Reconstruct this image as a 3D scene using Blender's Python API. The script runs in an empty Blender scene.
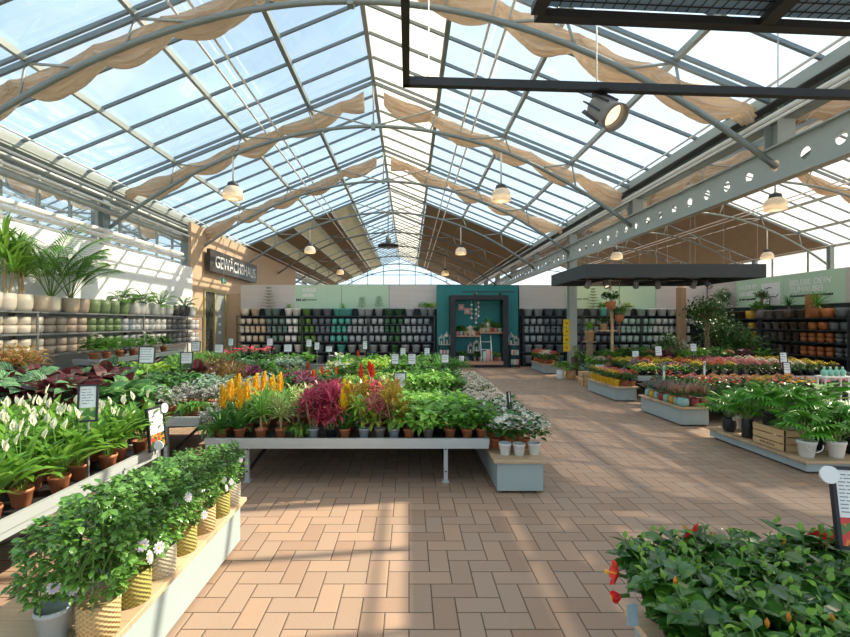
EXPOSURE = 0.62
SKYGAIN, SKYS, SUNE = .15, 1.1, 7.0
CLOUDC = (.66, .86, 1.0)
import bpy, math, random
from mathutils import Vector, Matrix
import numpy as np

PI = math.pi
SC = bpy.context.scene
COL = SC.collection
F, CX, CY, EYE = 438.0, 409.0, 323.0, 1.6


def rnd(seed):
    return random.Random(seed)


# ------------------------------------------------------------------ mesh building
class MB:
    def __init__(self):
        self.v = []; self.f = []; self.m = []; self.uv = []

    def face(self, idx, m=0, uv=None):
        self.f.append(idx); self.m.append(m)
        self.uv.append(uv if uv else [(0.5, 0.5)] * len(idx))

    def box(self, x0, x1, y0, y1, z0, z1, m=0, M=None):
        b = len(self.v)
        for p in ((x0, y0, z0), (x1, y0, z0), (x1, y1, z0), (x0, y1, z0), (x0, y0, z1), (x1, y0, z1), (x1, y1, z1), (x0, y1, z1)):
            self.v.append(tuple(M @ Vector(p)) if M else p)
        for q in ((0, 3, 2, 1), (4, 5, 6, 7), (0, 1, 5, 4), (1, 2, 6, 5), (2, 3, 7, 6), (3, 0, 4, 7)):
            self.face([b + i for i in q], m)

    def cbox(self, x0, x1, y0, y1, z0, z1, c=0.006, m=0):
        """box with chamfered vertical and top edges"""
        c = min(c, (x1 - x0) * .3, (y1 - y0) * .3, (z1 - z0) * .3)
        def ring(d, z):
            a = c + d
            return [(x0 + a, y0 + d, z), (x1 - a, y0 + d, z), (x1 - d, y0 + a, z), (x1 - d, y1 - a, z), (x1 - a, y1 - d, z), (x0 + a, y1 - d, z), (x0 + d, y1 - a, z), (x0 + d, y0 + a, z)]
        b = len(self.v)
        for d, z in ((c, z0), (0, z0 + c), (0, z1 - c), (c, z1)):
            self.v += ring(d * .7, z)
        self.face([b + i for i in range(7, -1, -1)], m)
        for k in range(3):
            for i in range(8):
                j = (i + 1) % 8
                self.face([b + k * 8 + i, b + k * 8 + j, b + k * 8 + 8 + j, b + k * 8 + 8 + i], m)
        self.face([b + 24 + i for i in range(8)], m)

    def beam(self, p0, p1, w, h, m=0, up=(0, 0, 1)):
        """rectangular bar from p0 to p1; h along up, w sideways"""
        p0 = Vector(p0); p1 = Vector(p1); d = (p1 - p0).normalized(); u = Vector(up)
        s = d.cross(u)
        if s.length < 1e-4:
            s = d.cross(Vector((1, 0, 0)))
        s.normalize(); u = s.cross(d)
        b = len(self.v)
        for p in (p0, p1):
            for a, c in ((-1, -1), (1, -1), (1, 1), (-1, 1)):
                self.v.append(tuple(p + s * (a * w / 2) + u * (c * h / 2)))
        for q in ((3, 2, 1, 0), (4, 5, 6, 7), (0, 1, 5, 4), (1, 2, 6, 5), (2, 3, 7, 6), (3, 0, 4, 7)):
            self.face([b + i for i in q], m)

    def tube(self, pts, r, n=6, m=0, r1=None, caps=True):
        pts = [Vector(p) for p in pts]; N = len(pts); b = len(self.v)
        ref = None
        for i, p in enumerate(pts):
            d = (pts[min(i + 1, N - 1)] - pts[max(i - 1, 0)]).normalized()
            if ref is None:
                ref = d.cross(Vector((0, 0, 1)))
                if ref.length < 1e-3:
                    ref = Vector((1, 0, 0))
            s = (ref - d * ref.dot(d)).normalized(); t = d.cross(s); ref = s
            rr = r if r1 is None else r + (r1 - r) * i / (N - 1)
            for k in range(n):
                a = 2 * PI * k / n
                self.v.append(tuple(p + s * (math.cos(a) * rr) + t * (math.sin(a) * rr)))
        for i in range(N - 1):
            for k in range(n):
                j = (k + 1) % n
                self.face([b + i * n + k, b + i * n + j, b + i * n + n + j, b + i * n + n + k], m,
                          [(k / n, i / N), ((k + 1) / n, i / N), ((k + 1) / n, (i + 1) / N), (k / n, (i + 1) / N)])
        if caps:
            self.face([b + k for k in range(n - 1, -1, -1)], m)
            self.face([b + (N - 1) * n + k for k in range(n)], m)

    def lathe(self, prof, n=16, c=(0, 0, 0), m=0, wav=0, M=None):
        b = len(self.v); k0 = len(prof)
        for i in range(n):
            a = 2 * PI * i / n
            for r, z in prof:
                p = Vector((c[0] + math.cos(a) * r, c[1] + math.sin(a) * r, c[2] + z))
                self.v.append(tuple(M @ p) if M else tuple(p))
        for i in range(n):
            j = (i + 1) % n
            for k in range(k0 - 1):
                self.face([b + i * k0 + k, b + j * k0 + k, b + j * k0 + k + 1, b + i * k0 + k + 1], m,
                          [(i / n, k / k0), ((i + 1) / n, k / k0), ((i + 1) / n, (k + 1) / k0), (i / n, (k + 1) / k0)])
        if prof[0][0] > 1e-5:
            self.face([b + i * k0 for i in range(n - 1, -1, -1)], m)
        if prof[-1][0] > 1e-5:
            self.face([b + i * k0 + k0 - 1 for i in range(n)], m)

    def ball(self, c, r, n=8, k=5, m=0, sz=1.0):
        prof = [(math.sin(PI * i / k) * r + (1e-6 if i in (0, k) else 0), -math.cos(PI * i / k) * r * sz) for i in range(k + 1)]
        self.lathe(prof, n, c, m)

    # shapes: half-width along the length
    SH = {'lance': (.10, .62, 1, .72, 0), 'ovate': (.12, .95, .95, .55, 0), 'strap': (.75, 1, .95, .75, 0),
          'stalk': (.06, .07, .8, 1, .68, 0), 'heart': (.55, 1, .85, .45, 0), 'petal': (.25, .6, .95, 1, .55),
          'round': (.5, 1, 1.05, .8, .25), 'blade': (.5, .9, .7, 0), 'bigstalk': (.03, .04, .05, .85, 1, .75, 0)}

    def leaf(self, p, yaw, pitch, L, W, droop=.5, fold=.15, shape='lance', m=0, roll=0.0):
        prof = self.SH[shape]; n = len(prof) - 1
        px, py, pz = p; b = len(self.v); cy_, sy_ = math.cos(yaw), math.sin(yaw)
        rows = []
        for i, w in enumerate(prof):
            t = i / n; a = pitch - droop * t * t
            if i:
                ds = L / n; a2 = pitch - droop * ((i - .5) / n) ** 2
                px += math.cos(a2) * cy_ * ds; py += math.cos(a2) * sy_ * ds; pz += math.sin(a2) * ds
            hw = W * .5 * w
            # side and normal
            sx, sy, sz = -sy_, cy_, 0.0
            nx, ny, nz = -math.sin(a) * cy_, -math.sin(a) * sy_, math.cos(a)
            if roll:
                cr, sr = math.cos(roll), math.sin(roll)
                sx, sy, sz, nx, ny, nz = (sx * cr + nx * sr, sy * cr + ny * sr, sz * cr + nz * sr,
                                          nx * cr - sx * sr, ny * cr - sy * sr, nz * cr - sz * sr)
            if hw < 1e-6:
                rows.append((len(self.v),)); self.v.append((px, py, pz))
            else:
                q = len(self.v); up = fold * hw
                self.v += [(px + sx * hw + nx * up, py + sy * hw + ny * up, pz + sz * hw + nz * up), (px, py, pz),
                           (px - sx * hw + nx * up, py - sy * hw + ny * up, pz - sz * hw + nz * up)]
                rows.append((q, q + 1, q + 2))
        for i in range(n):
            A, B = rows[i], rows[i + 1]; t0, t1 = i / n, (i + 1) / n
            if len(B) == 1:
                self.face([A[0], A[1], B[0]], m, [(0, t0), (.5, t0), (.5, t1)])
                self.face([A[1], A[2], B[0]], m, [(.5, t0), (1, t0), (.5, t1)])
            else:
                self.face([A[0], A[1], B[1], B[0]], m, [(0, t0), (.5, t0), (.5, t1), (0, t1)])
                self.face([A[1], A[2], B[2], B[1]], m, [(.5, t0), (1, t0), (1, t1), (.5, t1)])
        return (px, py, pz)

    def mesh(self, name, mats, smooth=False):
        me = bpy.data.meshes.new(name)
        me.from_pydata(self.v, [], self.f)
        ms = mats if isinstance(mats, (list, tuple)) else [mats]
        for x in ms:
            me.materials.append(x)
        if len(ms) > 1:
            me.polygons.foreach_set('material_index', self.m)
        uvl = me.uv_layers.new(name='UVMap')
        flat = [c for u in self.uv for q in u for c in q]
        uvl.data.foreach_set('uv', flat)
        if smooth:
            me.polygons.foreach_set('use_smooth', [True] * len(self.f))
        me.update()
        return me

    def build(self, name, mats, parent=None, smooth=False, loc=None):
        return link(name, self.mesh(name, mats, smooth), parent, loc)


def link(name, data, parent=None, loc=None, rot=None):
    o = bpy.data.objects.new(name, data); COL.objects.link(o)
    if parent is not None:
        o.parent = parent
    if loc is not None:
        o.location = loc
    if rot is not None:
        o.rotation_euler = rot
    return o


def tag(o, label=None, cat=None, group=None, kind=None):
    if label: o['label'] = label
    if cat: o['category'] = cat
    if group: o['group'] = group
    if kind: o['kind'] = kind
    return o


def struct(o):
    o['kind'] = 'structure'
    return o


def thing(name, label, cat, loc=(0, 0, 0), rz=0.0, group=None, scale=1.0):
    o = bpy.data.objects.new(name, None); COL.objects.link(o)
    o.empty_display_size = .05
    o.location = loc; o.rotation_euler = (0, 0, rz)
    if scale != 1.0:
        o.scale = (scale,) * 3
    return tag(o, label, cat, group)


ORD = ['first', 'second', 'third', 'fourth', 'fifth', 'sixth', 'seventh', 'eighth', 'ninth', 'tenth', 'eleventh', 'twelfth', 'thirteenth',
       'fourteenth', 'fifteenth', 'sixteenth', 'seventeenth', 'eighteenth', 'nineteenth', 'twentieth']


def nth(i):
    if i < 20: return ORD[i]
    tens = {2: 'twenty', 3: 'thirty', 4: 'forty', 5: 'fifty'}[(i + 1) // 10]
    u = (i + 1) % 10
    return tens[:-1] + 'ieth' if u == 0 else tens + '-' + ORD[u - 1]


def sp(px, Y):            # x position of a picture column at depth Y
    return (px - CX) * Y / F


# ------------------------------------------------------------------ materials
def _nt(name):
    m = bpy.data.materials.new(name); m.use_nodes = True
    nt = m.node_tree; nt.nodes.clear()
    out = nt.nodes.new('ShaderNodeOutputMaterial')
    return m, nt, out


def N(nt, typ, **kw):
    n = nt.nodes.new(typ)
    for k, v in kw.items():
        if k.startswith('i_'):
            n.inputs[k[2:].replace('_', ' ')].default_value = v
        else:
            setattr(n, k, v)
    return n


def rgba(c):
    return (c[0], c[1], c[2], 1.0)


def hexc(h):
    def l(c):
        c /= 255.0
        return c / 12.92 if c <= .04045 else ((c + .055) / 1.055) ** 2.4
    return tuple(l(int(h[i:i + 2], 16)) for i in (0, 2, 4))


def math_(nt, op, a, b=None, c=None):
    n = nt.nodes.new('ShaderNodeMath'); n.operation = op
    for i, x in enumerate((a, b, c)):
        if x is None: continue
        if isinstance(x, (int, float)): n.inputs[i].default_value = x
        else: nt.links.new(x, n.inputs[i])
    return n.outputs[0]


def mixc(nt, fac, a, b):
    n = nt.nodes.new('ShaderNodeMix'); n.data_type = 'RGBA'
    for i, x in ((0, fac), (6, a), (7, b)):
        if isinstance(x, (int, float)): n.inputs[i].default_value = x
        elif isinstance(x, tuple): n.inputs[i].default_value = rgba(x)
        else: nt.links.new(x, n.inputs[i])
    return n.outputs[2]


def mat(name, c, rough=.5, metal=0.0, var=.10, scale=6.0, spec=.4, bump=0.0, objvar=0.0, coat=0.0, stretch=(1, 1, 1)):
    """plain surface with a little procedural noise in colour"""
    m, nt, out = _nt(name)
    p = N(nt, 'ShaderNodeBsdfPrincipled')
    tc = N(nt, 'ShaderNodeTexCoord'); mp = N(nt, 'ShaderNodeMapping'); mp.inputs['Scale'].default_value = stretch
    nt.links.new(tc.outputs['Object'], mp.inputs['Vector'])
    no = N(nt, 'ShaderNodeTexNoise'); no.inputs['Scale'].default_value = scale; no.inputs['Detail'].default_value = 4
    nt.links.new(mp.outputs[0], no.inputs['Vector'])
    f = no.outputs['Fac']
    lo = tuple(x * (1 - var) for x in c); hi = tuple(min(1, x * (1 + var)) for x in c)
    col = mixc(nt, f, lo, hi)
    if objvar:
        oi = N(nt, 'ShaderNodeObjectInfo')
        hs = N(nt, 'ShaderNodeHueSaturation')
        nt.links.new(math_(nt, 'MULTIPLY_ADD', oi.outputs['Random'], objvar * 2, 1 - objvar), hs.inputs['Value'])
        nt.links.new(col, hs.inputs['Color']); col = hs.outputs[0]
    nt.links.new(col, p.inputs['Base Color'])
    p.inputs['Roughness'].default_value = rough; p.inputs['Metallic'].default_value = metal
    p.inputs['Specular IOR Level'].default_value = spec
    if coat: p.inputs['Coat Weight'].default_value = coat
    if bump:
        b = N(nt, 'ShaderNodeBump'); b.inputs['Strength'].default_value = bump; b.inputs['Distance'].default_value = .01
        nt.links.new(f, b.inputs['Height']); nt.links.new(b.outputs[0], p.inputs['Normal'])
    nt.links.new(p.outputs[0], out.inputs[0])
    return m


def leafmat(name, c1, c2, trans=.35, rough=.38, style=None, c3=None, th=.5, back=None, objvar=.12, spec=.45):
    """leaf: colour varies per leaf (random per island), optional pattern in c3, light passes through"""
    m, nt, out = _nt(name)
    geo = N(nt, 'ShaderNodeNewGeometry'); oi = N(nt, 'ShaderNodeObjectInfo')
    col = mixc(nt, geo.outputs['Random Per Island'], c1, c2)
    tc = N(nt, 'ShaderNodeTexCoord')
    if style:
        sx = N(nt, 'ShaderNodeSeparateXYZ'); nt.links.new(tc.outputs['UV'], sx.inputs[0])
        u = math_(nt, 'ABSOLUTE', math_(nt, 'MULTIPLY_ADD', sx.outputs[0], 2, -1)); v = sx.outputs[1]
        no = N(nt, 'ShaderNodeTexNoise'); no.inputs['Scale'].default_value = 60; nt.links.new(tc.outputs['Object'], no.inputs['Vector'])
        if style == 'edge':
            fac = math_(nt, 'GREATER_THAN', math_(nt, 'MULTIPLY_ADD', no.outputs['Fac'], .4, math_(nt, 'ADD', u, -.2)), th)
        elif style == 'centre':
            fac = math_(nt, 'LESS_THAN', math_(nt, 'MULTIPLY_ADD', no.outputs['Fac'], .3, math_(nt, 'ADD', u, -.15)), th)
        elif style == 'veins':
            w = math_(nt, 'SINE', math_(nt, 'MULTIPLY', math_(nt, 'MULTIPLY_ADD', u, -.45, v), 42))
            band = math_(nt, 'LESS_THAN', math_(nt, 'ABSOLUTE', math_(nt, 'ADD', u, -.45)), .36)
            fac = math_(nt, 'MULTIPLY', math_(nt, 'GREATER_THAN', w, th), band)
        elif style == 'blotch':
            no.inputs['Scale'].default_value = 38
            fac = math_(nt, 'GREATER_THAN', no.outputs['Fac'], th)
        elif style == 'tip':
            fac = math_(nt, 'SMOOTH_MAX', math_(nt, 'MULTIPLY_ADD', v, 1 / max(.05, 1 - th), -th / max(.05, 1 - th)), 0.0, .05)
        col = mixc(nt, fac, col, c3)
    if back:
        col = mixc(nt, geo.outputs['Backfacing'], col, back)
    hs = N(nt, 'ShaderNodeHueSaturation')
    nt.links.new(math_(nt, 'MULTIPLY_ADD', oi.outputs['Random'], objvar * 2, 1 - objvar), hs.inputs['Value'])
    nt.links.new(col, hs.inputs['Color']); col = hs.outputs[0]
    p = N(nt, 'ShaderNodeBsdfPrincipled'); p.inputs['Roughness'].default_value = rough; p.inputs['Specular IOR Level'].default_value = spec
    nt.links.new(col, p.inputs['Base Color'])
    if trans > 0:
        t = N(nt, 'ShaderNodeBsdfTranslucent')
        g = N(nt, 'ShaderNodeGamma'); g.inputs['Gamma'].default_value = .78; nt.links.new(col, g.inputs['Color'])
        nt.links.new(g.outputs[0], t.inputs['Color'])
        mx = N(nt, 'ShaderNodeMixShader'); mx.inputs[0].default_value = trans
        nt.links.new(p.outputs[0], mx.inputs[1]); nt.links.new(t.outputs[0], mx.inputs[2])
        nt.links.new(mx.outputs[0], out.inputs[0])
    else:
        nt.links.new(p.outputs[0], out.inputs[0])
    return m


def glassmat(name, tint=(.93, .96, .97), milk=0.0, milkc=(.9, .9, .88), refl=.6):
    m, nt, out = _nt(name)
    t = N(nt, 'ShaderNodeBsdfTransparent'); t.inputs[0].default_value = rgba(tint)
    g = N(nt, 'ShaderNodeBsdfGlossy'); g.inputs['Roughness'].default_value = .06
    fr = N(nt, 'ShaderNodeFresnel'); fr.inputs['IOR'].default_value = 1.4
    mx = N(nt, 'ShaderNodeMixShader')
    nt.links.new(math_(nt, 'MULTIPLY', fr.outputs[0], refl), mx.inputs[0])
    base = t.outputs[0]
    if milk:
        tl = N(nt, 'ShaderNodeBsdfTranslucent'); tl.inputs[0].default_value = rgba(milkc)
        tc = N(nt, 'ShaderNodeTexCoord'); no = N(nt, 'ShaderNodeTexNoise'); no.inputs['Scale'].default_value = .9; no.inputs['Detail'].default_value = 6
        nt.links.new(tc.outputs['Object'], no.inputs['Vector'])
        mm = N(nt, 'ShaderNodeMixShader')
        nt.links.new(math_(nt, 'MULTIPLY_ADD', no.outputs['Fac'], milk * .8, milk * .6), mm.inputs[0])
        nt.links.new(t.outputs[0], mm.inputs[1]); nt.links.new(tl.outputs[0], mm.inputs[2]); base = mm.outputs[0]
    nt.links.new(base, mx.inputs[1]); nt.links.new(g.outputs[0], mx.inputs[2])
    nt.links.new(mx.outputs[0], out.inputs[0])
    return m


def fabricmat(name, c, trans=.3, c2=None, folds=False):
    m, nt, out = _nt(name)
    tc = N(nt, 'ShaderNodeTexCoord'); no = N(nt, 'ShaderNodeTexNoise'); no.inputs['Scale'].default_value = 3; no.inputs['Detail'].default_value = 5
    nt.links.new(tc.outputs['Object'], no.inputs['Vector'])
    col = mixc(nt, no.outputs['Fac'], tuple(x * .85 for x in c), c2 or tuple(min(1, x * 1.12) for x in c))
    d = N(nt, 'ShaderNodeBsdfDiffuse'); t = N(nt, 'ShaderNodeBsdfTranslucent'); mx = N(nt, 'ShaderNodeMixShader'); mx.inputs[0].default_value = trans
    for s in (d, t): nt.links.new(col, s.inputs[0])
    if folds:
        mp = N(nt, 'ShaderNodeMapping'); mp.inputs['Scale'].default_value = (2.2, 16, 16); nt.links.new(tc.outputs['Object'], mp.inputs['Vector']); nt.links.new(mp.outputs[0], no.inputs['Vector']); no.inputs['Scale'].default_value = 1.2
        bp = N(nt, 'ShaderNodeBump'); bp.inputs['Strength'].default_value = 1.0; bp.inputs['Distance'].default_value = .05
        nt.links.new(no.outputs['Fac'], bp.inputs['Height']); nt.links.new(bp.outputs[0], d.inputs['Normal']); nt.links.new(bp.outputs[0], t.inputs['Normal'])
    nt.links.new(d.outputs[0], mx.inputs[1]); nt.links.new(t.outputs[0], mx.inputs[2]); nt.links.new(mx.outputs[0], out.inputs[0])
    return m


def emitmat(name, c, s):
    m, nt, out = _nt(name)
    e = N(nt, 'ShaderNodeEmission'); e.inputs[0].default_value = rgba(c); e.inputs[1].default_value = s
    nt.links.new(e.outputs[0], out.inputs[0])
    return m


def woodmat(name, c, plank=0.12, axis='x', rough=.6, dark=.55, gap=.02, knots=True):
    """planks across one object axis with grain along the other"""
    m, nt, out = _nt(name)
    p = N(nt, 'ShaderNodeBsdfPrincipled'); p.inputs['Roughness'].default_value = rough
    tc = N(nt, 'ShaderNodeTexCoord'); s = N(nt, 'ShaderNodeSeparateXYZ'); nt.links.new(tc.outputs['Object'], s.inputs[0])
    k = {'x': 0, 'y': 1, 'z': 2}[axis]
    q = math_(nt, 'DIVIDE', s.outputs[k], plank); fl = math_(nt, 'FLOOR', q); fr = math_(nt, 'FRACT', q)
    wn = N(nt, 'ShaderNodeTexWhiteNoise'); wn.noise_dimensions = '1D'; nt.links.new(fl, wn.inputs['W'])
    mp = N(nt, 'ShaderNodeMapping'); sc = [3.0, 3.0, 3.0]; sc[k] = 40.0; mp.inputs['Scale'].default_value = sc
    cb = N(nt, 'ShaderNodeCombineXYZ'); nt.links.new(math_(nt, 'MULTIPLY', fl, 7.3), cb.inputs[(k + 1) % 3])
    va = N(nt, 'ShaderNodeVectorMath'); va.operation = 'ADD'; nt.links.new(tc.outputs['Object'], va.inputs[0]); nt.links.new(cb.outputs[0], va.inputs[1])
    nt.links.new(va.outputs[0], mp.inputs['Vector'])
    no = N(nt, 'ShaderNodeTexNoise'); no.inputs['Scale'].default_value = 1.0; no.inputs['Detail'].default_value = 6; nt.links.new(mp.outputs[0], no.inputs['Vector'])
    col = mixc(nt, no.outputs['Fac'], tuple(x * .72 for x in c), tuple(min(1, x * 1.25) for x in c))
    hs = N(nt, 'ShaderNodeHueSaturation'); nt.links.new(math_(nt, 'MULTIPLY_ADD', wn.outputs['Value'], .4, .8), hs.inputs['Value']); nt.links.new(col, hs.inputs['Color'])
    g = math_(nt, 'LESS_THAN', fr, gap)
    col = mixc(nt, g, hs.outputs[0], tuple(x * dark for x in c))
    nt.links.new(col, p.inputs['Base Color'])
    nt.links.new(p.outputs[0], out.inputs[0])
    return m


def panelmat(name, c, width=1.0, axis='y', line=.55, rough=.6, var=.05, gap=.006, stripes=False):
    m, nt, out = _nt(name)
    p = N(nt, 'ShaderNodeBsdfPrincipled'); p.inputs['Roughness'].default_value = rough
    tc = N(nt, 'ShaderNodeTexCoord'); s = N(nt, 'ShaderNodeSeparateXYZ'); nt.links.new(tc.outputs['Object'], s.inputs[0])
    k = {'x': 0, 'y': 1, 'z': 2}[axis]
    fr = math_(nt, 'FRACT', math_(nt, 'DIVIDE', s.outputs[k], width))
    no = N(nt, 'ShaderNodeTexNoise'); no.inputs['Detail'].default_value = 5
    mp = N(nt, 'ShaderNodeMapping'); mp.inputs['Scale'].default_value = (.8, .8, 14) if stripes else (2, 2, 2)
    nt.links.new(tc.outputs['Object'], mp.inputs['Vector']); nt.links.new(mp.outputs[0], no.inputs['Vector'])
    no.inputs['Scale'].default_value = 1.0 if stripes else 2.0
    col = mixc(nt, no.outputs['Fac'], tuple(x * (1 - var) for x in c), tuple(min(1, x * (1 + var)) for x in c))
    col = mixc(nt, math_(nt, 'LESS_THAN', fr, gap / width), col, tuple(x * line for x in c))
    nt.links.new(col, p.inputs['Base Color']); nt.links.new(p.outputs[0], out.inputs[0])
    return m


def wickermat(name, c, c2):
    m, nt, out = _nt(name)
    p = N(nt, 'ShaderNodeBsdfPrincipled'); p.inputs['Roughness'].default_value = .7
    tc = N(nt, 'ShaderNodeTexCoord'); s = N(nt, 'ShaderNodeSeparateXYZ'); nt.links.new(tc.outputs['UV'], s.inputs[0])
    a = math_(nt, 'SINE', math_(nt, 'MULTIPLY', s.outputs[0], 2 * PI * 16))
    sz = N(nt, 'ShaderNodeSeparateXYZ'); nt.links.new(tc.outputs['Object'], sz.inputs[0])
    b = math_(nt, 'SINE', math_(nt, 'MULTIPLY', sz.outputs[2], 2 * PI / .14))
    h = math_(nt, 'MULTIPLY_ADD', math_(nt, 'MULTIPLY', a, b), .5, .5)
    nt.links.new(mixc(nt, h, c, c2), p.inputs['Base Color'])
    bp = N(nt, 'ShaderNodeBump'); bp.inputs['Strength'].default_value = .8; bp.inputs['Distance'].default_value = .012
    nt.links.new(h, bp.inputs['Height']); nt.links.new(bp.outputs[0], p.inputs['Normal'])
    nt.links.new(p.outputs[0], out.inputs[0])
    return m


def floormat():
    m, nt, out = _nt('herringbone_clay_pavers')
    p = N(nt, 'ShaderNodeBsdfPrincipled')
    tc = N(nt, 'ShaderNodeTexCoord'); s = N(nt, 'ShaderNodeSeparateXYZ'); nt.links.new(tc.outputs['Object'], s.inputs[0])
    U = .1325
    x = math_(nt, 'DIVIDE', s.outputs[0], U); y = math_(nt, 'MULTIPLY_ADD', s.outputs[1], 1 / U, 2 - 2.42 / U)
    i = math_(nt, 'FLOOR', x); j = math_(nt, 'FLOOR', y); fx = math_(nt, 'FRACT', x); fy = math_(nt, 'FRACT', y)
    mm = math_(nt, 'FLOORED_MODULO', math_(nt, 'ADD', i, j), 4)
    mm = math_(nt, 'ROUND', mm)
    ver = math_(nt, 'GREATER_THAN', mm, 1.5)
    hm = mm; vm = math_(nt, 'ADD', mm, -2)
    def sel(a, b):   # ver ? b : a
        return math_(nt, 'ADD', math_(nt, 'MULTIPLY', a, math_(nt, 'SUBTRACT', 1.0, ver)), math_(nt, 'MULTIPLY', b, ver))
    long_ = sel(math_(nt, 'ADD', fx, hm), math_(nt, 'ADD', fy, vm)); short = sel(fy, fx)
    idx = sel(math_(nt, 'SUBTRACT', i, hm), i); idy = sel(j, math_(nt, 'SUBTRACT', j, vm))
    e = math_(nt, 'MINIMUM', math_(nt, 'MINIMUM', long_, math_(nt, 'SUBTRACT', 2.0, long_)), math_(nt, 'MINIMUM', short, math_(nt, 'SUBTRACT', 1.0, short)))
    cb = N(nt, 'ShaderNodeCombineXYZ'); nt.links.new(idx, cb.inputs[0]); nt.links.new(idy, cb.inputs[1]); nt.links.new(ver, cb.inputs[2])
    wn = N(nt, 'ShaderNodeTexWhiteNoise'); wn.noise_dimensions = '3D'; nt.links.new(cb.outputs[0], wn.inputs['Vector'])
    big = N(nt, 'ShaderNodeTexNoise'); big.inputs['Scale'].default_value = .55; big.inputs['Detail'].default_value = 5; nt.links.new(tc.outputs['Object'], big.inputs['Vector'])
    fine = N(nt, 'ShaderNodeTexNoise'); fine.inputs['Scale'].default_value = 120; fine.inputs['Detail'].default_value = 3; nt.links.new(tc.outputs['Object'], fine.inputs['Vector'])
    cr = N(nt, 'ShaderNodeValToRGB'); el = cr.color_ramp.elements
    el[0].position = 0; el[0].color = rgba(FLOORC[0]); el[1].position = 1; el[1].color = rgba(FLOORC[1])
    q = el.new(.5); q.color = rgba(FLOORC[2])
    nt.links.new(wn.outputs['Value'], cr.inputs[0])
    col = mixc(nt, math_(nt, 'MULTIPLY_ADD', big.outputs['Fac'], .9, -.2), cr.outputs[0], FLOORC[3])
    hs = N(nt, 'ShaderNodeHueSaturation'); nt.links.new(math_(nt, 'MULTIPLY_ADD', fine.outputs['Fac'], .4, .8), hs.inputs['Value']); nt.links.new(col, hs.inputs['Color'])
    joint = math_(nt, 'LESS_THAN', e, .026)
    col = mixc(nt, joint, hs.outputs[0], (.085, .055, .035))
    nt.links.new(col, p.inputs['Base Color'])
    p.inputs['Roughness'].default_value = .62; p.inputs['Specular IOR Level'].default_value = .35
    bp = N(nt, 'ShaderNodeBump'); bp.inputs['Strength'].default_value = .5; bp.inputs['Distance'].default_value = .004
    hgt = math_(nt, 'ADD', math_(nt, 'MINIMUM', math_(nt, 'MULTIPLY', e, 14), 1.0), math_(nt, 'MULTIPLY', fine.outputs['Fac'], .25))
    nt.links.new(hgt, bp.inputs['Height']); nt.links.new(bp.outputs[0], p.inputs['Normal'])
    nt.links.new(p.outputs[0], out.inputs[0])
    return m


FLOORC = [(.31, .185, .118), (.41, .25, .16), (.345, .235, .17), (.30, .21, .16)]
# ------------------------------------------------------------------ camera, sky, sun
cam = bpy.data.cameras.new('camera'); cam.sensor_width = 36; cam.lens = 36 * F / 850
cam.shift_x = (425 - CX) / 850; cam.shift_y = (CY - 318.5) / 850; cam.clip_end = 400; cam.clip_start = .05
co = bpy.data.objects.new('camera', cam); COL.objects.link(co); co.location = (0, 0, EYE); co.rotation_euler = (PI / 2, 0, 0)
SC.camera = co
SC.view_settings.view_transform = 'Standard'; SC.view_settings.look = 'None'; SC.view_settings.gamma = 1.0
SC.view_settings.use_curve_mapping = False
SC.view_settings.exposure = EXPOSURE

SUN_AZ, SUN_EL = math.radians(64), math.radians(40)
w = bpy.data.worlds.new('sky'); SC.world = w; w.use_nodes = True
nt = w.node_tree; nt.nodes.clear()
wo = N(nt, 'ShaderNodeOutputWorld'); bg = N(nt, 'ShaderNodeBackground')
sky = N(nt, 'ShaderNodeTexSky'); sky.sky_type = 'NISHITA'; sky.sun_disc = False
sky.sun_elevation = SUN_EL; sky.sun_rotation = SUN_AZ; sky.air_density = 1.0; sky.dust_density = 2.0; sky.ozone_density = 1.2
tc = N(nt, 'ShaderNodeTexCoord'); mp = N(nt, 'ShaderNodeMapping'); mp.inputs['Scale'].default_value = (1.6, 1.6, 4.0)
nt.links.new(tc.outputs['Generated'], mp.inputs['Vector'])
cl = N(nt, 'ShaderNodeTexNoise'); cl.inputs['Scale'].default_value = 2.2; cl.inputs['Detail'].default_value = 7; cl.inputs['Roughness'].default_value = .55
nt.links.new(mp.outputs[0], cl.inputs['Vector'])
cr = N(nt, 'ShaderNodeValToRGB'); cr.color_ramp.elements[0].position = .40; cr.color_ramp.elements[1].position = .70
nt.links.new(cl.outputs['Fac'], cr.inputs[0])
scl = N(nt, 'ShaderNodeMix'); scl.data_type = 'RGBA'; scl.blend_type = 'MULTIPLY'; scl.inputs[0].default_value = 1.0
nt.links.new(sky.outputs[0], scl.inputs[6]); scl.inputs[7].default_value = (SKYGAIN, SKYGAIN, SKYGAIN, 1)
cc = mixc(nt, math_(nt, 'MULTIPLY_ADD', cr.outputs[0], .40, .52), scl.outputs[2], CLOUDC)
nt.links.new(cc, bg.inputs[0]); bg.inputs[1].default_value = SKYS
nt.links.new(bg.outputs[0], wo.inputs[0])

sl = bpy.data.lights.new('sun', 'SUN'); sl.energy = SUNE; sl.angle = math.radians(.55); sl.color = (1.0, .87, .67)
so = bpy.data.objects.new('sun', sl); COL.objects.link(so)
sd = Vector((math.cos(SUN_EL) * math.sin(SUN_AZ), math.cos(SUN_EL) * math.cos(SUN_AZ), math.sin(SUN_EL)))
so.rotation_euler = sd.to_track_quat('Z', 'Y').to_euler(); so.location = (20, 15, 25)

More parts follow.
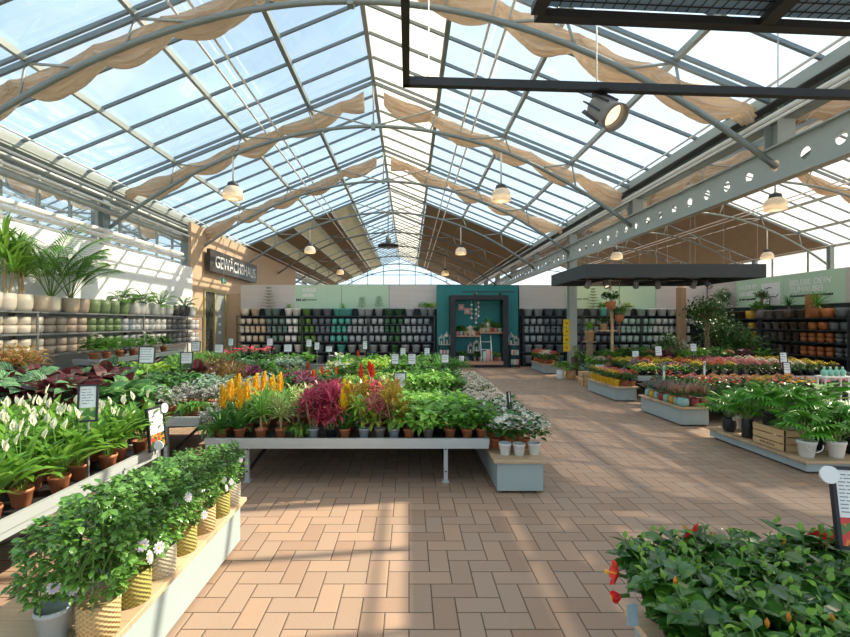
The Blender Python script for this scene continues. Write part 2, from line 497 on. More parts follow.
# ------------------------------------------------------------------ materials of the building
M = {}
M['steel'] = mat('galvanised_steel', (.24, .28, .28), rough=.45, metal=.35, var=.12, scale=4)
M['steel_light'] = mat('bright_galvanised_steel', (.38, .40, .37), rough=.4, metal=.3, var=.1, scale=5)
M['alu'] = mat('dull_aluminium_bar', (.20, .24, .26), rough=.5, metal=.2)
M['gutter'] = mat('grey_painted_gutter', (.38, .41, .385), rough=.5, metal=.1, var=.08, scale=2)
M['whitepipe'] = mat('white_painted_pipe', (.78, .76, .72), rough=.4)
M['glass'] = glassmat('clear_greenhouse_glass', tint=(.96, .99, .995), milk=.03, refl=.25)
M['milkglass'] = glassmat('whitewashed_greenhouse_glass', tint=(.985, .985, .975), milk=.27, milkc=(.85, .82, .76))
M['creamglass'] = glassmat('cream_weathered_glass', tint=(.97, .96, .94), milk=.42, milkc=(.92, .86, .76))
M['curtain'] = fabricmat('beige_shade_cloth', (.78, .61, .46), .45, (.95, .84, .71), folds=True)
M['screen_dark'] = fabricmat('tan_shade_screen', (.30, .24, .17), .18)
M['screen_sunband'] = fabricmat('cream_shade_screen', (.66, .61, .48), .5)  # pale tone stands for sunlight on the left slope screens
M['black'] = mat('matt_black_metal', (.022, .024, .028), rough=.5, var=.2)
M['anthracite'] = mat('anthracite_panel', (.045, .050, .055), rough=.55, var=.15)
M['white'] = mat('white_painted_board', (.80, .80, .78), rough=.55, var=.04)
M['timber'] = panelmat('spruce_cladding', (.52, .36, .23), .62, 'y', .75, var=.10)
M['floor'] = floormat()

# ------------------------------------------------------------------ floor and ground
b = MB(); b.box(-20.5, 18.8, -6.5, 41.0, -.10, 0)
struct(b.build('floor', M['floor']))
b = MB(); b.box(-150, 150, -60, 220, -.5, -.12)
struct(b.build('ground', mat('pale_gravel_yard', (.42, .40, .36), rough=.9, var=.2, scale=1.5)))

# ------------------------------------------------------------------ the three glasshouse naves
TAN = .41
BAYS = [-6.0 + 4.2 * k for k in range(12)]          # truss planes (-6.0 ... 40.2)
ZR = EYE + 6.1


def roof_pt(xr, side, s, y, off=0.0):
    """s = horizontal distance from the ridge; off = metres below the glazing"""
    return Vector((xr + side * s, y, ZR - TAN * s - off))


def slope_panel(xr, side, s0, s1, y0, y1, off, th):
    b = MB(); q = []
    for (s, y) in ((s0, y0), (s1, y0), (s1, y1), (s0, y1)):
        q.append(roof_pt(xr, side, s, y, off))
    for p in q: b.v.append(tuple(p))
    for p in q: b.v.append((p.x, p.y, p.z + th))
    for f in ((0, 3, 2, 1), (4, 5, 6, 7), (0, 1, 5, 4), (1, 2, 6, 5), (2, 3, 7, 6), (3, 0, 4, 7)): b.face(list(f))
    return b


def nave(xr, hl, hr, ys, glassL, glassR, capR, detail=True, tubes=True):
    A = math.atan(TAN)
    for side, h, gm in ((-1, hl, glassL), (1, hr, glassR)):
        # panes: the ridge vent and the field below, one bay each
        for y0, y1 in zip(ys[:-1], ys[1:]):
            for s0, s1 in ((.06, 1.58), (1.60, h)):
                g2 = capR if (s0 < .1 and side > 0) else gm
                struct(slope_panel(xr, side, s0, s1, y0 + .02, y1 - .02, 0, .006).build('roof_pane', g2))
            # glazing strips up the slope
            n = 5
            for k in range(n + (1 if y1 == ys[-1] else 0)):
                y = y0 + (y1 - y0) * k / n
                b = MB(); b.beam(roof_pt(xr, side, .05, y, .03), roof_pt(xr, side, h, y, .03), .045, .055)
                struct(b.build('roof_glazing_strip', M['alu']))
        # purlins
        for s, wd, dp in ((1.58, .09, .12), (3.25, .07, .10), (4.9, .07, .10), (h - .05, .10, .12)):
            b = MB(); b.beam(roof_pt(xr, side, s, ys[0], .11), roof_pt(xr, side, s, ys[-1], .11), wd, dp)
            struct(b.build('roof_beam', M['steel_light'] if s > 1.6 else M['steel']))
        if tubes:
            for s, hh in (((2.35, 4.72), (2.62, 4.66)) if side < 0 else ((2.15, 4.72), (2.41, 4.66))):
                b = MB(); x = xr + side * s
                b.tube([(x, ys[0], EYE + hh), (x, ys[-1], EYE + hh)], .024, 6)
                struct(b.build('ceiling_pipe_trim', M['whitepipe'], smooth=True))
            b = MB(); x = xr + side * (h - .45)
            b.tube([(x, ys[0], EYE + 3.35), (x, ys[-1], EYE + 3.35)], .02, 5)
            struct(b.build('ceiling_pipe_trim', M['whitepipe'], smooth=True))
    b = MB(); b.beam((xr, ys[0], ZR - .06), (xr, ys[-1], ZR - .06), .09, .12)
    struct(b.build('roof_ridge_beam', M['steel_light']))
    if not detail:
        return
    # trusses
    zc0, drop = EYE + 4.85, 2.5
    def chord(t):      # t from -1 (left foot) to 1 (right foot)
        hh = hl if t < 0 else hr
        return Vector((xr + t * hh, 0, zc0 - drop * t * t))
    for y in ys:
        root = bpy.data.objects.new('roof_truss_beam', None); COL.objects.link(root); root.location = (xr, y, zc0); struct(root)
        L = Vector((xr, y, zc0))
        def add(nm, b, m='steel', sm=False):
            b.v = [(v[0] - L.x, v[1] - L.y, v[2] - L.z) for v in b.v]
            struct(b.build(nm, M[m], root, sm))
        b = MB(); b.tube([chord(-1 + 2 * i / 32) + Vector((0, y, 0)) for i in range(33)], .045, 8); add('bottom_chord', b, 'steel', True)
        for side, h in ((-1, hl), (1, hr)):
            b = MB(); b.beam(roof_pt(xr, side, 0, y, .17), roof_pt(xr, side, h, y, .17), .05, .08); add('rafter', b, 'alu')
            Y = Vector((0, y, 0))
            for s0, s1 in ((.0, 1.55), (1.4, 1.6), (2.3, 3.2), (3.4, 3.25), (4.1, 4.85), (5.0, 4.9)):
                b = MB(); b.tube([chord(side * s0 / h) + Y, roof_pt(xr, side, s1, y, .2)], .022, 5); add('strut', b, 'steel_light', True)
        b = MB(); b.tube([chord(0) + Vector((0, y, 0)), (xr, y, ZR - .1)], .02, 5); add('king_rod', b, 'steel_light', True)
        b = MB(); b.box(xr - .05, xr + .05, y - .06, y + .06, zc0 - .08, zc0 + .06); add('joint_plate', b)


XR1, XR2, XR3 = -.88, 12.2, -14.9
nave(XR1, 6.5, 6.42, BAYS, M['glass'], M['glass'], M['creamglass'])
nave(XR2, 6.42, 6.42, BAYS[1:], M['milkglass'], M['milkglass'], M['milkglass'])
nave(XR3, 6.5, 6.5, BAYS[2:9], M['glass'], M['glass'], M['glass'], tubes=False)

# gathered shade cloth along every truss
def curtain_mesh(h, seed, s0=.25, s1=None):
    r = rnd(seed); s1 = s1 or h - .25; nu, nv = 150, 44; b = MB(); ph = r.random() * 6
    for i in range(nu + 1):
        s = s0 + (s1 - s0) * i / nu
        sw = abs(math.sin(PI * s / 1.25 + ph + .3 * math.sin(s * 1.7)))
        cz = -.33 - .16 * sw ** .8; rz = .08 + .11 * sw + .02 * math.sin(s * 7 + ph)
        for k in range(nv):
            a = 2 * PI * k / nv
            wr = 1 + .24 * math.sin(9 * a + 1.8 * math.sin(2.3 * s + ph)) * (.35 + .65 * sw) + .16 * math.sin(3 * a + 2.2 * s + ph) + .08 * math.sin(14 * a - 3 * s)
            b.v.append((s, math.cos(a) * .17 * wr, -TAN * s + cz + math.sin(a) * rz * wr))
    for i in range(nu):
        for k in range(nv):
            j = (k + 1) % nv
            b.face([i * nv + k, i * nv + j, (i + 1) * nv + j, (i + 1) * nv + k])
    b.face(list(range(nv - 1, -1, -1))); b.face([nu * nv + k for k in range(nv)])
    return b.mesh('shade_cloth', M['curtain'], True)

CM = [curtain_mesh(6.4, 1), curtain_mesh(6.4, 2)]
for xr, nm, ys in ((XR1, 'middle', BAYS[2:8]), (XR2, 'east', BAYS[3:7]), (XR3, 'west', BAYS[3:7])):
    for k, y in enumerate(ys):
        if (xr == XR1 and y < 3) or y > 19: continue
        for side in (-1, 1):
            if xr == XR3 and side < 0: continue
            o = link('shade_curtain', CM[(k + (side > 0)) % 2]); o.location = (xr, y + .20, ZR); o.scale = (side, 1, 1)
            tag(o, 'beige shade cloth gathered along the %s truss, %s slope, %s glasshouse' % (nth(k), 'left' if side < 0 else 'right', nm),
                'shade curtain', 'gathered shade curtains under the roof')

# drawn shade screens in the far bays
YS = [y for y in BAYS if y > 19]
def screens(xr, h, side, where, light):
    for k, (y0, y1) in enumerate(zip(YS[:-1], YS[1:])):
        root = thing('shade_screen', 'tan shade screen drawn under the %s, %s bay' % (where, nth(k)), 'shade screen', (xr, y0, ZR), group='drawn shade screens at the far end')
        if light:
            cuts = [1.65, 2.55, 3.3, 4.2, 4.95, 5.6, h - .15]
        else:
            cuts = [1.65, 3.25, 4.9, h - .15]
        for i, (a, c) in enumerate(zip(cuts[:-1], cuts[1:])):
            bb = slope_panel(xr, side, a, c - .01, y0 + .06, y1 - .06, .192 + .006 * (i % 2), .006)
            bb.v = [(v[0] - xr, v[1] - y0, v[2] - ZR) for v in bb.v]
            o = bb.build('screen_strip', M['screen_sunband'] if (light and i % 2 == 0) else M['screen_dark'], root)  # left slope: sun and shade bands coloured in as cream and tan strips
            if light and i % 2 == 0: o['label'] = 'cream strip coloured as a sun band'
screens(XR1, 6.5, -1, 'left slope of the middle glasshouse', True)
screens(XR1, 6.42, 1, 'right slope of the middle glasshouse', False)
screens(XR2, 6.42, -1, 'left slope of the right glasshouse', False)
screens(XR2, 6.42, 1, 'right slope of the right glasshouse', False)

# far gable
b = MB(); y = 40.25
b.v += [(XR1 - 6.5, y, 0), (XR1 + 6.4, y, 0), (XR1 + 6.4, y, ZR - TAN * 6.4), (XR1, y, ZR), (XR1 - 6.5, y, ZR - TAN * 6.5)]
n0 = 5; b.v += [(p[0], y + .01, p[2]) for p in b.v[:5]]
b.face([0, 1, 2, 3, 4]); b.face([9, 8, 7, 6, 5])
for i in range(5): b.face([i, (i + 5), (i + 1) % 5 + 5, (i + 1) % 5])
struct(b.build('wall_back_glass', M['glass']))
for i in range(-4, 5):
    x = XR1 + i * 1.45; b = MB(); b.box(x - .03, x + .03, 40.12, 40.2, 0, ZR - TAN * abs(x - XR1) - .1)
    struct(b.build('wall_frame_strip', M['steel']))
for z in (4.2, 5.1, 6.0):
    hw = min(6.4, (ZR - z) / TAN); b = MB(); b.box(XR1 - hw, XR1 + hw, 40.11, 40.19, z - .03, z + .03)
    struct(b.build('wall_frame_strip', M['steel']))
# far gable of the right nave
b = MB(); b.box(5.8, 18.6, 40.22, 40.24, 0, 5.05); struct(b.build('wall_back_glass', M['milkglass']))
b = MB(); b.box(-21.3, -7.6, 27.6, 27.62, 0, 5.05); struct(b.build('wall_back_glass', M['milkglass']))
# outer side walls
b = MB(); b.box(18.62, 18.63, -6, 40.2, 0, 5.05); struct(b.build('wall_right', M['milkglass']))
for k in range(23):
    y = -5.6 + 2.0 * k; b = MB(); b.box(18.56, 18.61, y - .03, y + .03, 0, 5.0); struct(b.build('wall_frame_strip', M['steel']))
for y in BAYS[2:]:
    b = MB(); b.box(18.38, 18.56, y - .09, y + .09, 0, 5.0); struct(b.build('pillar', M['steel']))

# ------------------------------------------------------------------ valley: pillars, beam with round holes, gutters
XB = 5.58
for y in BAYS[1:]:
    zb = 0 if y in (BAYS[2], BAYS[5], BAYS[8]) else 4.23
    b = MB(); x0, x1 = XB - .13, XB + .13
    b.box(x0, x1, y - .13, y - .115, zb, 5.0); b.box(x0, x1, y + .115, y + .13, zb, 5.0); b.box(XB - .012, XB + .012, y - .115, y + .115, zb, 5.0)
    struct(b.build('pillar', M['gutter']))
def holed(length=.5, z0=3.70, z1=4.22, zc=3.95, r=.085, th=.016):
    b = MB(); n = 32
    for sx in (-th / 2, th / 2):
        base = len(b.v)
        for k in range(n):
            a = 2 * PI * (k + .5) / n; c, s = math.cos(a), math.sin(a)
            b.v.append((sx, c * r, zc + s * r))
        for k in range(n):
            a = 2 * PI * (k + .5) / n; c, s = math.cos(a), math.sin(a)
            t = min((length / 2) / max(abs(c), 1e-6), ((z1 - zc) if s > 0 else (zc - z0)) / max(abs(s), 1e-6))
            b.v.append((sx, c * t, zc + s * t))
        for k in range(n):
            j = (k + 1) % n
            q = [base + k, base + j, base + n + j, base + n + k]
            b.face(q if sx < 0 else q[::-1])
    for k in range(n):
        j = (k + 1) % n
        b.face([k, 2 * n + k, 2 * n + j, j])
    return b.mesh('beam_web', M['gutter'])
HM = holed()
root = bpy.data.objects.new('castellated_beam', None); COL.objects.link(root); root.location = (XB - .1, 0, 0); struct(root)
y = 1.05
while y < 36:
    o = link('web_panel', HM, root, (0, y, 0)); struct(o); y += .5
for z in (3.70, 4.22):
    b = MB(); b.box(-.08, .08, .8, 36, z - .012, z + .012); struct(b.build('flange_strip', M['gutter'], root))
# gutters over pillar rows: right valley and left valley
def gutter(x0, x1, lbl):
    b = MB()
    b.box(x0, x1, -6, 40.2, 4.84, 4.90); b.box(x0, x0 + .03, -6, 40.2, 4.90, 5.08); b.box(x1 - .03, x1, -6, 40.2, 4.90, 5.08)
    struct(b.build('gutter_beam', M['gutter']))
    b = MB(); b.box((x0 + x1) / 2 - .10, (x0 + x1) / 2 + .10, -6, 40.2, 4.62, 4.838); struct(b.build('gutter_beam', M['steel']))
gutter(5.42, 5.86, 'right'); gutter(-8.02, -7.30, 'left')
for x, z, r in ((5.30, 4.62, .035), (5.22, 4.50, .022), (-7.12, 4.55, .05), (-7.22, 4.70, .03), (-7.05, 4.38, .03), (-7.25, 4.28, .06)):
    b = MB(); b.tube([(x, -2, z), (x, 38, z)], r, 8); struct(b.build('ceiling_pipe_trim', M['whitepipe'] if r < .04 else M['steel_light'], smooth=True))
b = MB(); b.box(5.25, 5.42, -2, 38, 4.78, 4.80); struct(b.build('gutter_strip', M['anthracite']))

# left side: pillars, clerestory glazing, heating pipes
for y in BAYS[1:]:
    b = MB(); b.box(-7.75, -7.45, y - .13, y + .13, 0, 4.62); struct(b.build('pillar', M['steel']))
y = -2.0; k = 0
while y < 14.4:
    b = MB(); b.box(-7.58, -7.52, y - .025, y + .025, 3.3, 4.62); struct(b.build('window_frame_strip', M['steel_light']))
    y += .84
for z in (3.38, 4.45):
    b = MB(); b.box(-7.6, -7.5, -2, 15, z - .04, z + .04); struct(b.build('window_frame_strip', M['steel_light']))
b = MB(); b.box(-7.56, -7.55, -2, 15, 3.4, 4.6); struct(b.build('window_1', M['glass']))
for z, x in ((3.60, -7.02), (3.73, -7.04), (3.47, -7.10)):
    b = MB(); b.tube([(x, -2, z), (x, 13.6, z)], .055 if z > 3.5 else .03, 10); b.ball((x, 13.6, z), .056 if z > 3.5 else .03, 8, 4)
    struct(b.build('wall_pipe_trim', M['whitepipe'], smooth=True))

# walls of the shop area
XW = -6.95
b = MB(); b.box(XW - .10, XW, -2, 14.05, 0, 3.38); struct(b.build('wall_left', M['white']))
b = MB(); b.box(XW - .14, XW - .04, 14.06, 14.88, 0, 4.84); b.box(XW - .14, XW - .04, 16.62, 27, 0, 4.84); b.box(XW - .14, XW - .04, 14.88, 16.62, 2.78, 4.84)
b.v = [(v[0], v[1], v[2]) for v in b.v]
struct(b.build('wall_left_timber', M['timber']))
b = MB(); b.box(XW - .1, -6.42, 16.75, 16.85, 0, 2.7); struct(b.build('wall_timber_stub', M['timber']))
YB = 16.7; XRW = 11.4; ZT = 3.05
b = MB(); b.box(-6.42, XRW + .1, YB, YB + .12, 0, ZT); struct(b.build('wall_back', M['anthracite']))
b = MB(); b.box(XRW, XRW + .1, 7.5, YB, 0, ZT); struct(b.build('wall_right_partition', M['anthracite']))

M['mint'] = panelmat('mint_green_board', (.50, .66, .49), 3.1, 'x', .8, var=.03)
M['mint_r'] = panelmat('mint_green_board_side', (.50, .66, .49), 3.1, 'y', .8, var=.03)
M['palewood'] = panelmat('pale_whitewashed_wood', (.60, .54, .51), 3.0, 'x', .8, var=.13, stripes=True)
M['palewood_r'] = panelmat('pale_whitewashed_wood_side', (.56, .50, .47), 3.0, 'y', .8, var=.13, stripes=True)
M['teal'] = mat('teal_painted_board', (.02, .20, .20), rough=.55, var=.06, scale=2)
z0 = 2.13
n = 0
for p0, p1, m in ((241, 295, 'palewood'), (295, 341.6, 'mint'), (342, 389, 'mint'), (389.4, 437, 'palewood'), (519, 564.6, 'palewood'), (565, 655, 'mint'), (655.4, 706, 'palewood')):
    n += 1
    b = MB(); b.box(sp(p0, YB), sp(p1, YB), YB - .04, YB - .003, z0, ZT); struct(b.build('wall_back_panel', M[m]))
ys = [16.68, 15.2, 13.3, 11.38, 7.5]
for (a, c), m in zip(zip(ys[:-1], ys[1:]), ('palewood_r', 'mint_r', 'mint_r', 'palewood_r')):
    b = MB(); b.box(XRW - .04, XRW - .003, c + .01, a, z0, ZT); struct(b.build('wall_right_panel', M[m]))
# round-edged wooden post between the back wall and the right wall
b = MB(); b.cbox(sp(676.5, 16.0), sp(685.5, 16.0), 15.85, 16.1, 0, 2.95, .08)
o = b.build('wooden_post', mat('warm_oak_post', (.36, .22, .13), rough=.6, stretch=(6, 6, 1)), smooth=False)
tag(o, 'round edged brown wooden post standing before the back shelves', 'post')

# ------------------------------------------------------------------ door in the timber wall
M['brassframe'] = mat('yellowish_door_frame', (.42, .36, .16), rough=.5)
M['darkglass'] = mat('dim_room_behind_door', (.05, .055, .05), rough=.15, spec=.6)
X0 = XW - .05
d = bpy.data.objects.new('door_1', None); COL.objects.link(d); d.location = (X0, 15.75, 0); struct(d)
def dp(nm, a, m):
    b = MB(); b.box(*a); return struct(b.build(nm, m, d))
dp('door_frame_head', (-.04, .06, -.87, .87, 2.68, 2.78), M['brassframe'])
dp('door_frame_jamb', (-.04, .06, -.87, -.80, 0, 2.68), M['brassframe']); dp('door_frame_jamb', (-.04, .06, .80, .87, 0, 2.68), M['brassframe'])
dp('door_frame_post', (-.04, .05, -.05, .03, 0, 2.68), M['brassframe'])
dp('door_leaf_pane', (-.03, -.01, -.80, -.05, .05, 2.68), M['darkglass'])
lp = dp('door_leaf_pane', (-.02, .02, .03, .80, .02, 2.68), mat('grey_door_leaf', (.30, .33, .31), rough=.35))
for z in (1.2, 1.5, 1.8):
    b = MB(); b.box(.021, .026, .3, .5, z, z + .1); struct(b.build('door_notice_strip', M['white'], lp))
b = MB(); b.tube([(.05, .1, .9), (.05, .1, 1.3)], .012, 6); struct(b.build('door_handle', M['steel_light'], d))
# ------------------------------------------------------------------ pots on the wall shelves
POTC = {
    'cream': (.72, .64, .52), 'beige': (.62, .48, .34), 'taupe': (.40, .32, .25), 'sage green': (.17, .235, .11), 'pale grey': (.55, .55, .52),
    'black': (.045, .045, .045), 'white': (.74, .73, .70), 'dark grey': (.12, .125, .125), 'grey green': (.16, .24, .21), 'moss green': (.12, .24, .06),
    'slate blue': (.14, .17, .20), 'turquoise': (.09, .38, .33), 'light grey': (.36, .39, .40), 'bottle green': (.05, .13, .06), 'blue grey': (.23, .27, .30),
    'yellow': (.62, .34, .03), 'brown': (.10, .065, .045), 'grey brown': (.20, .17, .15), 'rust orange': (.38, .12, .035), 'mint': (.42, .58, .50),
    'terracotta': (.45, .15, .065), 'charcoal': (.02, .02, .022), 'dusty red': (.28, .035, .035), 'mustard': (.55, .30, .03), 'pale teal': (.25, .42, .38),
    'kraft': (.48, .27, .13), 'bright yellow': (.75, .45, .02), 'copper': (.42, .16, .06), 'pink': (.70, .33, .33), 'dark brown': (.055, .035, .025),
}
PM = {k: mat('glazed_pot_' + k.replace(' ', '_'), c, rough=.42, var=.06, objvar=.10) for k, c in POTC.items()}
PROF = {  # unit pots: height 1, greatest diameter 1
    'tub': [(.30, 0), (.40, .03), (.47, .25), (.50, .6), (.49, 1), (.455, 1), (.45, .88)],
    'taper': [(.33, 0), (.35, .02), (.47, .82), (.50, .84), (.50, 1), (.465, 1), (.46, .88)],
    'cylinder': [(.46, 0), (.485, .03), (.50, .5), (.49, 1), (.455, 1), (.45, .88)],
    'egg': [(.28, 0), (.36, .03), (.46, .25), (.5, .5), (.46, .8), (.40, 1), (.37, 1), (.37, .88)],
    'bowl': [(.22, 0), (.30, .03), (.43, .35), (.5, .85), (.5, 1), (.47, 1), (.46, .9)],
}
_pm = {}
def potmesh(shape, colour, n=16):
    k = (shape, colour, n)
    if k not in _pm:
        b = MB(); b.lathe(PROF[shape], n); 
        _pm[k] = b.mesh('flower_pot', PM[colour], True)
    return _pm[k]

def wall_pot(x, y, z, d, h, shape, colour, label, group):
    o = link('flower_pot', potmesh(shape, colour)); o.location = (x, y, z); o.scale = (d, d, h)
    return tag(o, label, 'pot', group)

def far_pots(specs, label):
    """the many small pots of the lower far shelves as one object"""
    b = MB(); cols = []
    for (x, y, z, d, h, shape, colour) in specs:
        if colour not in cols: cols.append(colour)
        b.lathe([(r * d, q * h) for r, q in PROF[shape]], 10, (x, y, z), cols.index(colour))
    o = b.build('flower_pot', [PM[c] for c in cols], smooth=True)
    return tag(o, label, 'pots', kind='stuff')

M['shelfmetal'] = mat('dark_grey_shelf_board', (.045, .048, .052), rough=.45, var=.1)
M['shelflight'] = mat('grey_shelf_edge', (.20, .21, .21), rough=.4)

def shelf_unit(x0, x1, y0, y1, heights, label, axis, back, post=True, board=.03, light=False, group='shelf units'):
    """axis: side where the back panel stands ('+y', '-x', '+x')"""
    cx, cy = (x0 + x1) / 2, (y0 + y1) / 2
    t = thing('shelf_unit', label, 'shelf', (cx, cy, 0), group=group)
    a, c, d, e = x0 - cx, x1 - cx, y0 - cy, y1 - cy
    mt = M['shelflight'] if light else M['shelfmetal']
    for z in heights:
        b = MB(); b.box(a, c, d, e, z - board, z); b.build('shelf_board', mt, t)
    top = max(heights)
    b = MB()
    if axis == '+y': b.box(a, c, e - .012, e, 0, top + (.28 if back else 0))
    elif axis == '-x': b.box(a, a + .012, d, e, 0, top)
    else: b.box(c - .012, c, d, e, 0, top + .30)
    if back: b.build('back_panel', back, t)
    for (px, py) in (((a + .02, d + .02), (a + .02, e - .03), (c - .02, e - .03)) if light else ((a + .02, d + .02), (c - .02, d + .02), (a + .02, e - .03), (c - .02, e - .03))):
        b = MB(); b.box(px - .015, px + .015, py - .015, py + .015, 0, top - board); b.build('upright', mt, t)
    return t

def colour_at(tab, px):
    for lim, c in tab:
        if px < lim: return c
    return tab[-1][1]

PLANT_SPOTS = {}     # wall -> list of coordinates along the wall where a plant stands on the top shelf
PLANT_SPOTS['left'] = [7.22, 7.55, 8.15, 8.62, 10.15, 10.6, 11.0, 11.7, 13.0]

# left wall: three shelf units, five boards
LH = [1.80, 1.42, 1.04, .66, .28]
for k in range(3):
    shelf_unit(-6.93, -6.42, 4.6 + 3.04 * k, 4.6 + 3.04 * (k + 1) - .02, LH, 'grey metal wall shelf of five boards, %s from the front along the left white wall' % nth(k), '-x', None, light=True)
TL = [(42, 'cream'), (71, 'beige'), (84.5, 'taupe'), (119.5, 'sage green'), (170, 'pale grey'), (188.5, 'black'), (400, 'white')]
TL2 = [(42, 'cream'), (84, 'taupe'), (119.5, 'sage green'), (133, 'light grey'), (165, 'pale grey'), (188, 'dark grey'), (400, 'white')]
y = 6.95; i = 0
while y < 13.6:
    px = CX - F * 6.62 / y; c = colour_at(TL, px)
    if not any(abs(y - q) < .16 for q in PLANT_SPOTS['left']):
        wall_pot(-6.64, y, 1.80, .30, .29, 'tub', c, '%s pot, %s from the front on the top shelf of the left wall' % (c, nth(i)), 'pots on the top shelf of the left wall')
    y += .318; i += 1
for r, z in ((1, 1.42), (2, 1.04)):
    y = 6.95; i = 0
    while y < 13.62:
        px = CX - F * 6.6 / y; c = colour_at(TL2, px)
        for lay in (0, 1):
            wall_pot(-6.60, y, z + .142 * lay, .235, .142, 'tub', c, '%s %s pot of pair, %s from the front, %s shelf, left wall' % (('lower', 'upper')[lay], c, nth(i), nth(r)), 'stacked pots on the %s shelf of the left wall' % nth(r))
        y += .262; i += 1

# back wall
BH = [1.87, 1.56, 1.24, .91, .52, .12]
YS0, YS1 = 16.18, 16.66
M['navyback'] = mat('blue_black_shelf_back', (.022, .030, .036), rough=.6)
xs = [-6.38, -3.95, -1.5, .98]
for k in range(3):
    shelf_unit(xs[k], xs[k + 1] - .02, YS0, YS1, BH, 'black shelf unit of pots on the back wall, %s left of the teal booth' % nth(2 - k), '+y', M['navyback'])
xs = [4.20, 6.4, 8.6, 10.75]
for k in range(3):
    shelf_unit(xs[k], xs[k + 1] - .02, YS0, YS1, BH, 'black shelf unit of pots on the back wall, %s right of the teal booth' % nth(k), '+y', M['navyback'])
TB = [(252, 'cream'), (265, 'beige'), (285, 'grey green'), (298, 'white'), (314, 'moss green'), (332, 'slate blue'), (348, 'turquoise'), (386, 'light grey'),
      (401, 'bottle green'), (420, 'light grey'), (437, 'blue grey')]
TR = [(546, 'light grey'), (581, 'slate blue'), (600, 'blue grey'), (622, 'slate blue'), (641, 'mint'), (652, 'mint'), (700, 'white')]
PLANT_SPOTS['backl'] = [sp(p, 16.4) for p in (269, 289, 343, 362, 379, 424, 431)]
PLANT_SPOTS['backr'] = [sp(p, 16.4) for p in (593, 603, 627)]
stuffp = []
for nm, x0, x1, tab, side in (('backl', -6.3, .95, TB, 'left'), ('backr', 4.28, 10.6, TR, 'right')):
    for r, (z, d, h, step, lay, shp) in enumerate(((1.87, .34, .27, .385, 1, 'taper'), (1.56, .205, .20, .245, 1, 'tub'), (1.24, .17, .125, .20, 2, 'tub'), (.91, .20, .22, .24, 1, 'tub'), (.52, .33, .27, .40, 1, 'taper'), (.12, .33, .27, .40, 1, 'taper'))):
        x = x0 + d / 2; i = 0
        while x < x1 - d / 2 + .02:
            px = CX + F * x / 16.3; c = colour_at(tab, px)
            yy = YS0 + d / 2 + .04
            for L in range(lay):
                if r > 1:
                    stuffp.append((x, yy, z + L * h, d, h, shp, c)); continue
                if r == 0 and any(abs(x - q) < .19 for q in PLANT_SPOTS[nm]): continue
                wall_pot(x, yy, z, d, h, shp if px > 252 else 'bowl', c,
                         '%s pot, %s from left on the back wall %s shelf, %s of the booth' % (c, nth(i), ('top', 'second')[r], side), 'pots on the %s shelf of the back wall' % ('top', 'second')[r])
            x += step; i += 1
far_pots(stuffp, 'rows of small grey, green and turquoise pots on the lower back wall shelves')

# right wall
RH = [1.74, 1.42, 1.09, .72, .34]
XS0 = XRW - .62
for k in range(3):
    shelf_unit(XS0, XRW - .06, 8.0 + 2.75 * k, 8.0 + 2.75 * (k + 1) - .02, RH, 'black shelf unit of brown and orange pots on the right wall, %s from the front' % nth(k), '+x', M['navyback'])
TRW = [(735, 'brown'), (748.5, 'dark brown'), (760, 'yellow'), (785, 'grey brown'), (806, 'brown'), (836, 'rust orange'), (900, 'dark grey')]
PLANT_SPOTS['right'] = [11.2 * F / (p - CX) for p in (729, 768, 795, 823)]
r3 = []
for r, (z, d, h, step, lay) in enumerate(((1.74, .29, .25, .37, 1), (1.42, .23, .20, .30, 1), (1.09, .18, .125, .25, 2), (.72, .18, .125, .25, 2))):
    y = 10.35; i = 0
    while y < 16.1:
        px = CX + F * (XS0 + .2) / y; c = colour_at(TRW, px); shp = 'tub' if px > 806 else ('cylinder' if c == 'yellow' else 'taper')
        for L in range(lay):
            if r == 3 and y > 13: 
                r3.append((XS0 + .2, y, z + h * L, d, h, shp, c)); continue
            if r == 0 and any(abs(y - q) < .17 for q in PLANT_SPOTS['right']): continue
            lb = ('%s pot, %s from the front on the %s shelf of the right wall' % (c, nth(i), ('top', 'second')[r])) if lay == 1 else \
                 ('%s %s pot of pair, %s from the front, %s shelf, right wall' % (('lower', 'upper')[L], c, nth(i), nth(r)))
            wall_pot(XS0 + .05 + d / 2, y, z + h * L, d, h, shp, c, lb, 'pots on the %s shelf of the right wall' % ('top', 'second', 'third', 'fourth')[r])
        y += step; i += 1
if r3: far_pots(r3, 'small brown and yellow pots at the far end of the right wall shelf')
wall_pot(XS0 + .24, 12.0, 1.74, .26, .62, 'cylinder', 'copper', 'tall rust brown cylinder pot on the top shelf of the right wall', 'pots on the top shelf of the right wall')

# ------------------------------------------------------------------ lettering on boards
def text(s, size, mat_, parent, loc, rot, name='lettering', ext=.004, bold=.0, align='LEFT'):
    cu = bpy.data.curves.new(name, 'FONT'); cu.body = s; cu.size = size; cu.extrude = ext; cu.offset = bold; cu.align_x = align
    cu.materials.append(mat_)
    tmp = bpy.data.objects.new(name, cu); COL.objects.link(tmp)
    me = bpy.data.meshes.new_from_object(tmp.evaluated_get(bpy.context.evaluated_depsgraph_get())); bpy.data.objects.remove(tmp)
    return link(name, me, parent, loc, rot)
M['signwhite'] = mat('white_letter', (.82, .82, .80), rough=.5, var=.02)
M['ink'] = mat('dark_print', (.03, .035, .04), rough=.6)
